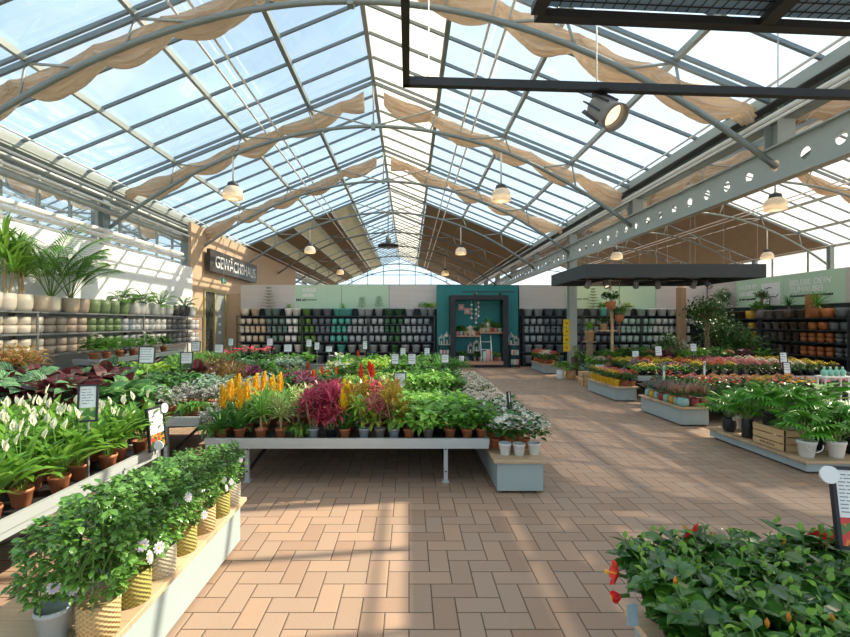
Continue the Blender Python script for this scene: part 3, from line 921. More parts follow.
# hanging shop sign
t = thing('hanging_sign', 'long dark sign with large white letters hanging before the timber wall', 'sign', (-6.82, 17.18, 3.38))
b = MB(); b.box(-.06, .06, -2.28, 2.28, 0, .76); b.build('sign_board', mat('black_brown_sign_board', (.05, .045, .04), rough=.35), t)
text('GEWÄCHSHAUS', .60, M['signwhite'], t, (.062, -1.9, .17), (PI / 2, 0, PI / 2), bold=.002).scale = (.90, 1, 1)
for yy in (-1.2, 1.2):
    b = MB(); b.tube([(0, yy, .76), (0, yy, 1.58)], .006, 5); b.build('wire', M['steel_light'], t)
# green exit sign
t = thing('exit_sign', 'small green and white exit sign hanging in front of the door', 'sign', (-6.6, 15.6, 3.0))
b = MB(); b.box(-.02, .02, -.17, .17, 0, .20); b.build('sign_plate', mat('green_exit_plate', (.05, .42, .22), rough=.4), t)
b = MB(); b.box(.021, .024, -.12, -.02, .04, .16); b.box(.021, .024, .02, .13, .08, .12); b.build('pictogram', M['signwhite'], t)
b = MB(); b.tube([(0, 0, .2), (0, 0, 1.6)], .008, 5); b.build('wire', M['steel_light'], t)

# board print on the back wall and right wall panels
def dashes(b, x0, x1, z, h, seed, put):
    r = rnd(seed); x = x0
    while x < x1:
        wd = .02 + r.random() * .03; put(b, x, min(x1, x + wd), z, z + h * (.7 + .3 * r.random())); x += wd + .012 + (.03 if r.random() < .18 else 0)
def put_back(b, a, c, z0, z1): b.box(a, c, YB - .046, YB - .041, z0, z1)
def put_right(b, a, c, z0, z1): b.box(XRW - .047, XRW - .041, a, c, z0, z1)
M['slogan'] = mat('slogan_white', (.78, .80, .76), rough=.6, var=.02)
t = thing('wall_slogan', 'faint white words over a dark line on the warm lit mint board', 'lettering', (0, 0, 0))
b = MB(); dashes(b, sp(303, YB), sp(316, YB), 2.78, .16, 3, put_back); dashes(b, sp(303, YB), sp(314, YB), 2.60, .14, 4, put_back); b.build('headline', M['slogan'], t)
b = MB(); dashes(b, sp(296.5, YB), sp(308, YB), 2.44, .09, 5, put_back); dashes(b, sp(308.3, YB), sp(317, YB), 2.46, .05, 6, put_back); b.build('caption', M['ink'], t)
t = thing('wall_slogan', 'small dark line of print on the mint board behind the grey pillar', 'lettering', (0, 0, 0))
b = MB(); dashes(b, sp(566.5, YB), sp(574, YB), 2.47, .08, 7, put_back); dashes(b, sp(574.5, YB), sp(588, YB), 2.49, .05, 8, put_back); b.build('caption', M['ink'], t)
t = thing('wall_slogan', 'white words BELEBE DEIN ZUHAUSE over a dark line on the right mint board', 'lettering', (XRW - .045, 13.2, 2.3))
text('BELEBE DEIN', .23, M['slogan'], t, (0, -.12, .40), (PI / 2, 0, -PI / 2), name='headline', bold=.007)
text('ZUHAUSE!', .23, M['slogan'], t, (0, -.12, .20), (PI / 2, 0, -PI / 2), name='headline', bold=.007)
b = MB(); r_ = rnd(9); y = -.14
while y > -1.45:
    b.box(-.006, 0, y - .035, y, .06, .115); y -= .05
b.build('caption', M['ink'], t)
t = thing('wall_slogan', 'white words and a dark line on the mint board behind the ficus trees', 'lettering', (0, 0, 0))
b = MB(); dashes(b, 14.3, 15.05, 2.72, .17, 12, put_right); dashes(b, 14.2, 15.05, 2.50, .17, 13, put_right); b.build('headline', M['slogan'], t)
b = MB(); dashes(b, 14.35, 15.05, 2.36, .07, 14, put_right); b.build('caption', M['ink'], t)
t = thing('wall_poster', 'white poster with a dark line drawing on the right wall', 'poster', (XRW - .045, 13.75, 2.16))
b = MB(); b.box(-.012, 0, -.36, .36, 0, .70); b.build('poster_sheet', M['white'], t)
b = MB()
for q in ([(.3, .35), (.22, .26), (.1, .2), (0, .25), (-.08, .28), (-.2, .24), (-.3, .33)], [(.02, .0), (.02, .14), (-.03, .2)], [(.15, .52), (.05, .56), (-.05, .54)], [(.3, .4), (.26, .3), (.2, .22)]):
    b.tube([(-.014, a, c) for a, c in q], .014, 5)
b.build('drawing', M['ink'], t)
t = thing('wall_poster', 'teal and white poster behind the palm on the left white wall', 'poster', (XW + .02, 7.2, 2.15))
b = MB(); b.box(0, .012, -.5, .2, 0, 1.0); b.build('poster_sheet', mat('teal_poster', (.05, .38, .36), rough=.5, var=.3, scale=3), t)

# ------------------------------------------------------------------ teal booth
t = thing('display_booth', 'teal display booth with a thick black frame in the back wall', 'display booth', (2.6, 16.3, 0))
X = lambda px, Y=16.0: sp(px, Y) - 2.6
b = MB(); b.box(X(437, 16.25), X(518.3, 16.25), 0, .3, 0, 3.0); b.build('teal_wall', M['teal'], t)
fx0, fx1, fz = X(450.3, 15.75), X(508.5, 15.75), 2.60
for nm, a in (('frame_post', (fx0, fx0 + .19, -.55, 0, 0, fz)), ('frame_post', (fx1 - .19, fx1, -.55, 0, 0, fz)), ('frame_head', (fx0 + .19, fx1 - .19, -.55, 0, fz - .16, fz)), ('frame_sill', (fx0 + .19, fx1 - .19, -.55, 0, 0, .10))):
    b = MB(); b.box(*a); b.build(nm, M['black'], t)
M['pinkwood'] = mat('peach_shelf_board', (.50, .27, .17), rough=.6)
SH_L = (X(455.5), X(479.5), 1.15); SH_R = (X(479.6), X(503), 1.27)
for a, c, z in (SH_L, SH_R):
    b = MB(); b.box(a, c, -.42, 0, z - .05, z); b.build('shelf_board', M['pinkwood'], t)
b = MB(); b.box(fx0 + .20, fx1 - .20, -.62, -.02, .10, .22); b.build('plinth', M['pinkwood'], t)
b = MB(); b.box(X(462), X(514), -.36, -.32, 2.72, 2.75); b.build('lamp_rail', M['black'], t)
for px in (475, 500):
    b = MB(); b.lathe([(.05, 0), (.06, .03), (.06, .16), (.03, .18)], 10, (X(px), -.36, 2.52)); b.build('spot_lamp', M['black'], t, True)
M['brasslantern'] = mat('weathered_silver_lantern', (.42, .40, .36), rough=.4, metal=.5)
def lantern(px, Y, z, h, label):
    t = thing('lantern', label, 'lantern', (sp(px, Y), Y, z), group='lanterns in and beside the teal booth')
    w_ = h * .21
    b = MB(); b.box(-w_, w_, -w_, w_, 0, h * .06); b.build('base', M['brasslantern'], t)
    for sx in (-1, 1):
        for sy in (-1, 1):
            b = MB(); b.box(sx * w_ - .012, sx * w_ + .012, sy * w_ - .012, sy * w_ + .012, h * .06, h * .62); b.build('corner_post', M['brasslantern'], t)
    b = MB(); b.box(-w_ * .9, w_ * .9, -w_ * .9, w_ * .9, h * .07, h * .61); gp_ = b.build('glass_pane', M['glass'], t)
    b = MB(); b.lathe([(w_ * .3, h * .06), (w_ * .3, h * .35), (0, h * .37)], 8); b.build('candle', PM['cream'], gp_)
    b = MB(); b.lathe([(w_ * 1.5, h * .62), (w_ * .5, h * .82), (w_ * .3, h * .9), (0, h * .93)], 4); b.build('roof_cap', M['brasslantern'], t)
    b = MB(); b.tube([(w_ * .3 * math.cos(a), 0, h * .94 + w_ * .3 * math.sin(a)) for a in [k * PI / 4 for k in range(9)]], .006, 4); b.build('ring', M['brasslantern'], t)
for px, hh, nm in ((441.5, .40, 'left'), (447, .50, 'right')):
    lantern(px, 15.9, .80, hh, 'silver lantern on the black rack left of the teal booth, %s one' % ('shorter' if hh < .45 else 'taller'))
for px, hh in ((511, .48), (516, .36)):
    lantern(px, 15.9, .80, hh, 'silver lantern on the black rack right of the teal booth, %s one' % ('shorter' if hh < .45 else 'taller'))
for px, z, hh in ((470.5, .50, .40), (476.5, .58, .45)):
    b = MB(); t2 = thing('plant_stool', 'small dark stool under the %s lantern inside the teal booth' % ('lower' if hh < .42 else 'higher'), 'stool', (sp(px, 15.85), 15.95, .22))
    b.box(-.11, .11, -.11, .11, z - .25, z - .22); b.build('seat', M['black'], t2)
    for sx in (-.09, .09):
        for sy in (-.09, .09):
            b = MB(); b.box(sx - .012, sx + .012, sy - .012, sy + .012, 0, z - .25); b.build('leg', M['black'], t2)
    lantern(px, 15.95, z, hh, 'silver lantern on a stool inside the teal booth, %s one' % ('lower' if hh < .42 else 'higher'))
def rack(x0, x1, label):
    cx = (x0 + x1) / 2; t = thing('display_rack', label, 'rack', (cx, 15.9, 0))
    for z in (.10, .44, .80):
        b = MB(); b.box(x0 - cx, x1 - cx, -.2, .2, z - .03, z); b.build('shelf_board', M['black'], t)
    for sx in (x0 - cx + .015, x1 - cx - .015):
        for sy in (-.185, .185):
            b = MB(); b.box(sx - .015, sx + .015, sy - .015, sy + .015, 0, .80); b.build('leg', M['black'], t)
    return cx
rack(sp(438.6, 15.9), sp(449.6, 15.9), 'small black rack left of the teal booth frame')
rack(sp(509, 15.9), sp(518.6, 15.9), 'small black rack right of the teal booth frame')
for side, pxs in (('left', (440.8, 444.2, 447.6)), ('right', (511, 513.9, 516.7))):
    for rz_, z in (('upper', .44), ('lower', .10)):
        for k, px in enumerate(pxs):
            c = ('mint', 'cream', 'pink')[(k + (z > .3)) % 3]
            wall_pot(sp(px, 15.9), 15.8, z, .10, .19, 'cylinder', c, '%s canister, %s from the left on the %s board of the %s black rack' % (c, nth(k), rz_, side), 'canisters on the racks beside the booth')
# pictures and hanging ornaments
for px, py, nm in ((461.3, 307, 'upper'), (467.3, 311, 'lower')):
    t = thing('picture_card', 'pale pink square picture in the teal booth, %s one' % nm, 'picture', (sp(px, 16.25), 16.29, EYE - (py - CY) * 16.25 / F))
    b = MB(); b.box(-.11, .11, -.012, 0, -.11, .11); b.build('panel', PM['pink'], t)
    b = MB(); b.box(-.05, .05, -.017, -.0125, -.05, .05); b.build('motif', PM['cream'], t)
for k, (px, z0) in enumerate(((471.5, 1.72), (476, 1.55), (478.5, 1.8))):
    t = thing('hanging_ornament', 'string of small pale ornaments in the booth, %s from the left' % nth(k), 'ornament', (sp(px, 16), 16.0, z0))
    b = MB(); b.tube([(0, 0, 0), (0, 0, 2.44 - z0)], .004, 4); b.build('string', PM['white'], t)
    for q in range(4):
        b = MB(); b.ball((0, 0, .06 + .16 * q), .045, 8, 5); b.build('bead', PM[('white', 'pink', 'cream', 'white')[q]], t, True)
for px, z, nm in ((470.2, 1.15, 'left'), (488, 1.27, 'right')):
    t = thing('round_vase', 'round flat peach vase on the %s shelf of the teal booth' % nm, 'vase', (sp(px, 16), 16.02, z))
    b = MB(); MM = Matrix.Translation((0, 0, .175)) @ Matrix.Rotation(PI / 2, 4, 'X')
    b.lathe([(0.001, -.05), (.12, -.045), (.165, -.02), (.165, .02), (.12, .045), (.001, .05)], 20, M=MM); b.build('body', PM['beige'], t, True)
    b = MB(); b.lathe([(.05, 0), (.05, .02)], 10); b.build('foot', PM['beige'], t)
    b = MB(); b.lathe([(.03, .33), (.035, .37), (.028, .37)], 10); b.build('neck', PM['beige'], t)
t = thing('plant_ladder', 'white wooden step ladder stand inside the teal booth', 'ladder', (sp(486.5, 15.9), 15.95, .22))
for sx in (-.20, .18):
    b = MB(); b.beam((sx, -.16, 0), (sx, .12, .92), .03, .04); b.build('side_rail', PM['white'], t)
for z in (.12, .42, .70):
    b = MB(); b.box(-.19, .17, -.14 + .3 * z, .06 + .3 * z * .6, z - .02, z); b.build('step', PM['white'], t)

# ------------------------------------------------------------------ pendant lamps, fan
M['lampglass'] = fabricmat('opal_lamp_shade', (.82, .78, .70), .45)
M['bulb'] = emitmat('warm_lamp_bulb', (1.0, .70, .40), 9.0)
def pendant(x, y, z, ztop, label):
    t = thing('pendant_lamp', label, 'lamp', (x, y, z), group='pendant lamps under the roof trusses')
    b = MB(); b.lathe([(.225, 0), (.24, .02), (.24, .12), (.215, .22), (.15, .29), (.11, .31), (.10, .30), (.20, .21), (.228, .11)], 24); ls_ = b.build('lamp_shade', M['lampglass'], t, True)
    b = MB(); b.lathe([(.13, .30), (.14, .32), (.12, .39), (.05, .43), (0.001, .44)], 16); b.build('cap', M['anthracite'], t, True)
    b = MB(); b.tube([(0, 0, .43), (0, 0, ztop - z)], .022, 6); b.build('rod', M['whitepipe'], t, True)
    b = MB(); b.ball((0, 0, .10), .075, 10, 6); b.build('bulb', M['bulb'], ls_, True)
nm = {10.8: 'second', 19.2: 'fourth', 27.6: 'sixth'}
for y in (10.8, 19.2, 27.6):
    pendant(-4.34, y, 4.66, EYE + 4.85 - 2.5 * (3.46 / 6.5) ** 2, 'white bell pendant lamp on the left of the %s roof truss' % nm[y])
    pendant(2.27, y, 4.60, EYE + 4.85 - 2.5 * (3.15 / 6.42) ** 2, 'white bell pendant lamp on the right of the %s roof truss' % nm[y])
pendant(9.03, 10.8, 4.38, EYE + 4.85 - 2.5 * (3.17 / 6.42) ** 2, 'white bell pendant lamp by the holed beam in the right glasshouse')
pendant(9.1, 19.2, 4.40, EYE + 4.85 - 2.5 * (3.1 / 6.42) ** 2, 'white bell pendant lamp over the left end of the black canopy')
pendant(15.7, 19.2, 4.40, EYE + 4.85 - 2.5 * (3.5 / 6.42) ** 2, 'white bell pendant lamp over the right end of the black canopy')
t = thing('ceiling_fan', 'dark round air fan hanging under the ridge at the far end', 'fan', (-1.1, 23.2, 5.55))
b = MB(); b.lathe([(.5, .06), (.56, .10), (.56, .16), (.3, .26), (.12, .30)], 24); b.build('housing', M['black'], t, True)
b = MB(); b.lathe([(.12, .30), (.14, .32), (.14, .62), (.05, .66)], 12); b.build('motor', M['steel'], t, True)
b = MB(); b.tube([(0, 0, .64), (0, 0, 1.9)], .03, 6); b.build('rod', M['steel'], t)
for k in range(4):
    b = MB(); a = k * PI / 2; b.beam((0, 0, .06), (math.cos(a) * .5, math.sin(a) * .5, .06), .12, .015); b.build('blade', M['black'], t)

# ------------------------------------------------------------------ suspended black canopy over the right benches
t = thing('hanging_canopy', 'black rectangular frame canopy hanging on wires over the right flower benches', 'canopy', (6.9, 12.55, 2.78))
cx0, cx1, cy0, cy1 = -2.34, 2.36, -1.2, 1.5
for nm_, a in (('fascia', (cx0, cx1, cy0, cy0 + .05, 0, .35)), ('fascia', (cx0, cx1, cy1 - .05, cy1, 0, .35)), ('fascia', (cx0, cx0 + .05, cy0 + .05, cy1 - .05, 0, .35)), ('fascia', (cx1 - .05, cx1, cy0 + .05, cy1 - .05, 0, .35))):
    b = MB(); b.box(*a); b.build(nm_, M['anthracite'], t)
for k in range(1, 5):
    x = cx0 + (cx1 - cx0) * k / 5; b = MB(); b.box(x - .025, x + .025, cy0 + .05, cy1 - .05, .02, .10); b.build('cross_bar', M['black'], t)
for k in (1, 2):
    y = cy0 + (cy1 - cy0) * k / 3; b = MB(); b.box(cx0 + .05, cx1 - .05, y - .02, y + .02, .10, .16); b.build('long_bar', M['black'], t)
b = MB(); b.box(cx0 + .06, cx1 - .06, cy0 + .06, cy1 - .06, .17, .18); b.build('ceiling_panel', mat('pale_canopy_infill', (.55, .54, .50), rough=.7), t)
for k in range(6):
    for yy in (cy0 + .1, cy1 - .1):
        x = cx0 + .15 + (cx1 - cx0 - .3) * k / 5; xx = 6.9 + x
        zt = (ZR - TAN * abs(xx - (XR2 if xx > 5.8 else XR1)) - .12)
        b = MB(); b.tube([(x, yy, .16), (x, yy, zt - 2.78)], .004, 4); b.build('wire', M['steel_light'], t)
def spot(name, loc, aim, label, parent_bar_z, on=True):
    t = thing('spot_lamp', label, 'spot lamp', loc, group='spot lamps')
    d = Vector(aim).normalized(); rot = d.to_track_quat('Z', 'Y').to_matrix().to_4x4()
    b = MB(); b.lathe([(.055, -.10), (.06, -.09), (.068, .05), (.075, .09), (.066, .09), (.062, .05), (.062, .03)], 18, M=rot); hs_ = b.build('housing', M['lampgrey'], t, True)
    for k in range(7):
        a = PI * (k + .5) / 7 * 2
        b = MB(); c, s = math.cos(a), math.sin(a)
        b.beam(rot @ Vector((.062 * c, .062 * s, -.13)), rot @ Vector((.066 * c, .066 * s, .02)), .008, .022, up=tuple((rot.to_3x3() @ Vector((c, s, 0))))); b.build('cooling_fin', M['anthracite'], t)
    b = MB(); b.lathe([(.0005, .034), (.040, .034), (.063, .034)], 18, M=rot); b.build('lens', M['spotlens'] if on else M['steel_light'], hs_, True)
    b = MB(); b.beam((-d.x * .05, .085, -.02), (-d.x * .05, .085, parent_bar_z), .05, .012); b.box(-d.x * .05 - .025, -d.x * .05 + .025, -.02, .09, parent_bar_z - .012, parent_bar_z); b.build('bracket', M['black'], t)
M['lampgrey'] = mat('grey_lamp_housing', (.20, .19, .18), rough=.4)
M['spotlens'] = emitmat('warm_spot_lens', (1.0, .72, .42), 1.3)
for k, (px, on) in enumerate(((588, 0), (608, 1), (694, 0), (711, 1), (636, 0), (660, 0))):
    Y = 11.6
    spot('spot', (sp(px, Y), Y + .1 * (k % 2), 2.62), (-.1 + .1 * k, -.6 if on else .6, -.8), 'black spot lamp under the black canopy, %s from its left end' % nth([0, 1, 4, 5, 2, 3][k]), .16, bool(on))

for x_, e_, az in ((sp(608, 11.6), 170, .42),):
    li = bpy.data.lights.new('spot_light', 'SPOT'); li.energy = e_; li.color = (1.0, .76, .46); li.spot_size = .62; li.spot_blend = 1.0; li.shadow_soft_size = .05
    lo = bpy.data.objects.new('spot_light', li); COL.objects.link(lo); lo.location = (x_, 11.9, 2.55)
    lo.rotation_euler = Vector((-az, -1, -.02)).to_track_quat('Z', 'Y').to_euler()

# ------------------------------------------------------------------ overhead black rail and mesh canopy near the camera
zr = EYE + 1.30
t = thing('lamp_rail', 'black rectangular lamp rail frame hanging overhead across the roof view', 'rail', (-.015, 2.36, zr))
b = MB(); b.box(-.018, .018, -3.2, .02, -.022, .022); b.build('side_rail', M['black'], t)
b = MB(); b.beam((-.018, 0, 0), (3.2, .175, 0), .036, .044); b.build('front_rail', M['black'], t)
for x, yy in ((.12, .007), (1.05, .057), (2.1, .115)):
    b = MB(); b.tube([(x, yy, 0), (x, yy, 3.2)], .004, 4); b.build('wire', M['steel_light'], t)
spot('spot', (sp(606, 2.42), 2.415, EYE + 1.165), (.27, -.62, -.62), 'black spot lamp with glowing lens on the overhead black rail', .13)
zc = EYE + 1.42
t = thing('mesh_canopy', 'black steel frame with wire mesh hanging overhead at the top edge', 'canopy', (.585, 2.02, zc))
b = MB(); b.beam((0, 0, 0), (3.0, .19, 0), .05, .036); b.build('frame_bar', M['black'], t)
b = MB(); b.box(-.03, .03, -1.3, -.025, -.018, .018); b.build('frame_bar', M['black'], t)
b = MB(); b.beam((0, -1.3, 0), (3.0, -1.3, 0), .05, .075); b.build('frame_bar', M['black'], t)
b = MB(); b.beam((.95, -1.28, 0.0), (1.10, .04, 0), .07, .035); b.build('cross_bar', M['black'], t)
b = MB()
for k in range(1, 60): b.beam((k * .05, -1.28, .03), (k * .05, -.03 + k * .00316, .025), .004, .004)
for k in range(1, 24): b.beam((.02, -k * .053, .03), (2.98, -k * .053 + .19 * (1 - k / 24), .03), .004, .004)
b.build('wire_mesh', M['black'], t)
b = MB(); b.box(.03, 2.98, -1.28, -.01, .036, .042); b.v = [(x, yy + (.063 * x if yy > -.1 else 0), z) for x, yy, z in b.v]
b.build('infill_panel', mat('blue_grey_infill', (.24, .42, .62), rough=.5), t)
for x in (.1, 2.6):
    b = MB(); b.tube([(x, -.01 + x * .063, .03), (x, -.01 + x * .063, 3.1)], .004, 4); b.build('wire', M['steel_light'], t)
# ------------------------------------------------------------------ leaf and flower materials
G = hexc
LM = {
    'lily': leafmat('peace_lily_leaf', (.07, .22, .02), (.20, .38, .035), trans=.42),
    'spathe': leafmat('white_spathe', (.72, .72, .60), (.80, .82, .66), trans=.40, rough=.5),
    'calathea': leafmat('calathea_leaf', (.03, .10, .035), (.06, .17, .05), trans=.15, style='veins', c3=(.20, .32, .17), th=.25, back=(.13, .018, .03)),
    'calathea_dark': leafmat('maroon_leaf', (.075, .012, .018), (.14, .025, .03), trans=.22, style='centre', c3=(.05, .10, .04), th=.10),
    'big_green': leafmat('large_mottled_leaf', (.06, .20, .04), (.12, .30, .07), trans=.25, style='blotch', c3=(.32, .42, .17), th=.60),
    'silver': leafmat('silver_purple_leaf', (.30, .36, .28), (.48, .50, .43), trans=.2, style='centre', c3=(.13, .05, .09), th=.32),
    'silver2': leafmat('silver_green_leaf', (.16, .27, .18), (.32, .42, .32), trans=.25),
    'fern_brown': leafmat('brown_fern_leaf', (.16, .09, .03), (.26, .15, .05), trans=.25),
    'green': leafmat('mid_green_leaf', (.05, .18, .02), (.13, .32, .03), trans=.35),
    'dark': leafmat('dark_green_leaf', (.022, .09, .016), (.065, .18, .025), trans=.2),
    'lime': leafmat('lime_green_leaf', (.22, .42, .03), (.36, .52, .06), trans=.35),
    'pothos': leafmat('pothos_leaf', (.13, .34, .035), (.24, .46, .06), trans=.35, style='blotch', c3=(.46, .56, .20), th=.63),
    'variegated': leafmat('cream_edged_leaf', (.16, .33, .05), (.28, .42, .08), trans=.32, style='edge', c3=(.62, .64, .28), th=.45),
    'dracaena': leafmat('dracaena_leaf', (.09, .30, .03), (.16, .40, .04), trans=.30, style='centre', c3=(.45, .55, .12), th=.18),
    'red_cordyline': leafmat('red_pink_leaf', (.30, .012, .04), (.50, .05, .11), trans=.35, style='centre', c3=(.60, .20, .25), th=.12),
    'pink_cordyline': leafmat('pink_leaf', (.45, .08, .10), (.58, .22, .18), trans=.35),
    'croton': leafmat('yellow_orange_leaf', (.55, .40, .03), (.55, .20, .03), trans=.3, style='edge', c3=(.20, .28, .04), th=.72),
    'guzmania': leafmat('bromeliad_leaf', (.035, .14, .02), (.08, .22, .03), trans=.3),
    'yellow_bract': leafmat('yellow_orange_bract', (.78, .42, .01), (.75, .26, .01), trans=.35, style='tip', c3=(.85, .58, .03), th=.3),
    'lemon_bract': leafmat('lemon_yellow_bract', (.80, .58, .02), (.80, .50, .01), trans=.4),
    'red_bract': leafmat('red_bract', (.62, .02, .012), (.52, .03, .03), trans=.3),
    'orange_bract': leafmat('orange_red_bract', (.72, .11, .015), (.65, .06, .02), trans=.3),
    'anthurium_red': leafmat('pink_red_spathe', (.62, .02, .05), (.70, .07, .12), trans=.2, rough=.2),
    'wine': leafmat('wine_leaf', (.12, .02, .05), (.22, .04, .09), trans=.25),
    'white_petal': leafmat('white_petal', (.76, .75, .70), (.85, .85, .80), trans=.35, rough=.6),
    'blush_petal': leafmat('blush_white_petal', (.76, .62, .58), (.82, .76, .70), trans=.35, rough=.6),
    'pink_petal': leafmat('pink_petal', (.70, .11, .20), (.78, .24, .32), trans=.35, rough=.6),
    'red_petal': leafmat('red_petal', (.60, .015, .015), (.72, .05, .03), trans=.35, rough=.55),
    'yellow_petal': leafmat('yellow_petal', (.80, .50, .01), (.82, .60, .05), trans=.35, rough=.6),
    'orange_petal': leafmat('orange_petal', (.75, .23, .02), (.78, .35, .05), trans=.35, rough=.6),
    'salmon_petal': leafmat('salmon_petal', (.70, .20, .10), (.74, .36, .22), trans=.35, rough=.6),
    'purple_petal': leafmat('purple_petal', (.16, .05, .28), (.32, .10, .34), trans=.35, rough=.6),
    'magenta_petal': leafmat('magenta_petal', (.42, .03, .16), (.58, .08, .24), trans=.35, rough=.6),
    'heather': leafmat('dusty_heather_sprig', (.30, .08, .07), (.34, .28, .16), trans=.25, rough=.7),
    'lavender': leafmat('lavender_sprig', (.16, .15, .22), (.22, .27, .20), trans=.25, rough=.7),
    'passion': leafmat('passion_flower_leaf', (.05, .15, .022), (.16, .33, .06), trans=.22, spec=.7, rough=.27),
    'hibiscus': leafmat('hibiscus_leaf', (.016, .075, .010), (.065, .19, .018), trans=.12, spec=.7, rough=.25),
    'hib_red': leafmat('hibiscus_petal', (.68, .015, .02), (.78, .05, .04), trans=.3, rough=.5),
    'palm': leafmat('fan_palm_leaf', (.05, .25, .02), (.13, .38, .03), trans=.28, spec=.6, rough=.3),
    'kentia': leafmat('feather_palm_leaf', (.06, .20, .03), (.17, .33, .05), trans=.3),
    'yucca': leafmat('upright_palm_leaf', (.12, .30, .03), (.26, .42, .05), trans=.35),
    'lime_young': leafmat('young_hibiscus_leaf', (.12, .30, .02), (.24, .44, .04), trans=.35, spec=.6, rough=.3),
    'coleus': leafmat('red_yellow_coleus_leaf', (.46, .13, .10), (.72, .60, .16), trans=.3),
    'lilac': leafmat('lilac_petal', (.45, .40, .62), (.62, .58, .70), trans=.3, rough=.6),
}
M['stem'] = mat('green_stem', (.12, .22, .05), rough=.6)
M['bark'] = mat('pale_brown_bark', (.27, .19, .11), rough=.8, var=.3, scale=25, bump=.4)
M['cane'] = mat('woody_cane', (.35, .26, .14), rough=.8, var=.25, scale=30)
M['soil'] = mat('potting_soil', (.03, .02, .013), rough=.95, var=.3, scale=40)
M['yellowcore'] = mat('yellow_flower_core', (.70, .48, .06), rough=.7)
M['spadix'] = mat('cream_spadix', (.66, .62, .36), rough=.7)


def bush(b, r, R, H, n, L, W, shape='ovate', m=0, z0=0.0, pmin=-.3, pmax=.9, fold=.2, core=.35, droop=.6):
    for _ in range(n):
        a = r.random() * 2 * PI; t = r.random(); rr = (core + (1 - core) * r.random()) ; ph = math.acos(1 - 1.25 * t) if t < .99 else 1.6
        x = R * rr * math.sin(ph) * math.cos(a); y = R * rr * math.sin(ph) * math.sin(a); z = z0 + H * (.42 + .55 * rr * math.cos(ph))
        k = .75 + r.random() * .5
        b.leaf((x, y, z), a + r.uniform(-.8, .8), r.uniform(pmin, pmax), L * k, W * k, droop * r.uniform(.5, 1.5), fold, shape, m, r.uniform(-.4, .4))

def stems(r, R, H, n, rad=.004):
    b = MB()
    for _ in range(n):
        a = r.random() * 2 * PI; q = R * (.2 + .6 * r.random()); h = H * (.5 + .4 * r.random())
        b.tube([(0.01 * math.cos(a), .01 * math.sin(a), -.02), (q * .5 * math.cos(a), q * .5 * math.sin(a), h * .6), (q * math.cos(a), q * math.sin(a), h)], rad, 4, caps=False)
    return b

def rosette(b, r, n, L, W, p0, p1, droop, shape='strap', m=0, z=0.0, base=.01, fold=.35, c=(0, 0)):
    for i in range(n):
        t = i / max(1, n - 1); a = i * 2.399 + r.uniform(-.2, .2); pt = p1 + (p0 - p1) * t + r.uniform(-.08, .08)
        k = r.uniform(.8, 1.1) * (1 - .25 * t)
        b.leaf((c[0] + base * math.cos(a), c[1] + base * math.sin(a), z), a, pt, L * k, W * k, droop * r.uniform(.7, 1.3), fold, shape, m)

def spike(b, z0, z1, r0, n, L, W, r, m=0, c=(0, 0), flare=1.0):
    for i in range(n):
        t = i / n; a = i * 2.399; z = z0 + (z1 - z0) * t
        b.leaf((c[0] + r0 * .3 * math.cos(a), c[1] + r0 * .3 * math.sin(a), z), a, 1.45 - .75 * (1 - t) * flare, L * (1 - .35 * t), W, -.15 * flare, .5, 'petal', m)

def daisy(b, p, R, n, m=0, mc=1, tilt=(0, 0), r=None, layers=1):
    for k in range(layers):
        for i in range(n):
            a = 2 * PI * i / n + k * PI / n
            b.leaf((p[0] + tilt[0] * 0, p[1], p[2] + .002 * k), a, .15 + .35 * k + tilt[0] * math.cos(a) + tilt[1] * math.sin(a), R * (1 - .2 * k), R * 4.2 / n, .2, .1, 'petal', m)
    b.ball((p[0], p[1], p[2] + .004), R * .24, 6, 4, mc, .6)

PR = {}       # kind -> list of variants; a variant is a list of (part name, mesh, label, kind, z or None)

def proto(kind, nvar=2):
    def deco(fn):
        def make():
            out = []
            for v in range(nvar):
                r = rnd(hash_(kind) + v * 101); out.append(fn(r))
            return out
        PR[kind] = make
        return fn
    return deco

def hash_(s):
    h = 7
    for ch in s: h = (h * 31 + ord(ch)) % 100003
    return h

def part(name, b, m, label=None, kind=None, smooth=False):
    return (name, b.mesh(name, m, smooth), label, kind)

def foliage(b, m): return part('foliage', b, m)


@proto('peace_lily', 4)
def _(r):
    b = MB()
    for i in range(42):
        a = i * 2.399 + r.uniform(-.3, .3); t = i / 42
        b.leaf((.015 * math.cos(a), .015 * math.sin(a), 0), a, 1.5 - .70 * t + r.uniform(-.12, .12), r.uniform(.25, .39), r.uniform(.040, .062), r.uniform(.6, 1.6) , .3, 'bigstalk', 0, r.uniform(-.3, .3))
    ps = [foliage(b, LM['lily'])]
    for k in range(r.randint(2, 4)):
        b = MB(); a = r.random() * 6.28; rr = r.uniform(.03, .13); h = r.uniform(.24, .37)
        p = (rr * math.cos(a), rr * math.sin(a), h)
        b.tube([(0, 0, 0), (p[0] * .5, p[1] * .5, h * .6), p], .003, 5, 0)
        ya = r.random() * 6.28
        b.leaf(p, ya, 1.15, .075, .04, -.35, .5, 'ovate', 1)
        s_ = MB(); s_.tube([p, (p[0] + .008 * math.cos(ya), p[1] + .008 * math.sin(ya), h + .05)], .006, 6)
        ps.append(part('flower', b, [M['stem'], LM['spathe']], 'white spathe flower') + ([part('spadix', s_, M['spadix'])],))
    return ps

@proto('calathea', 3)
def _(r):
    b = MB()
    for i in range(20):
        a = i * 2.399 + r.uniform(-.3, .3); t = i / 20
        b.leaf((0, 0, 0), a, 1.4 - .7 * t, r.uniform(.34, .52), r.uniform(.15, .20), r.uniform(1.0, 1.9), .15, 'bigstalk', 0, r.uniform(-.5, .5))
    return [foliage(b, LM['calathea'])]

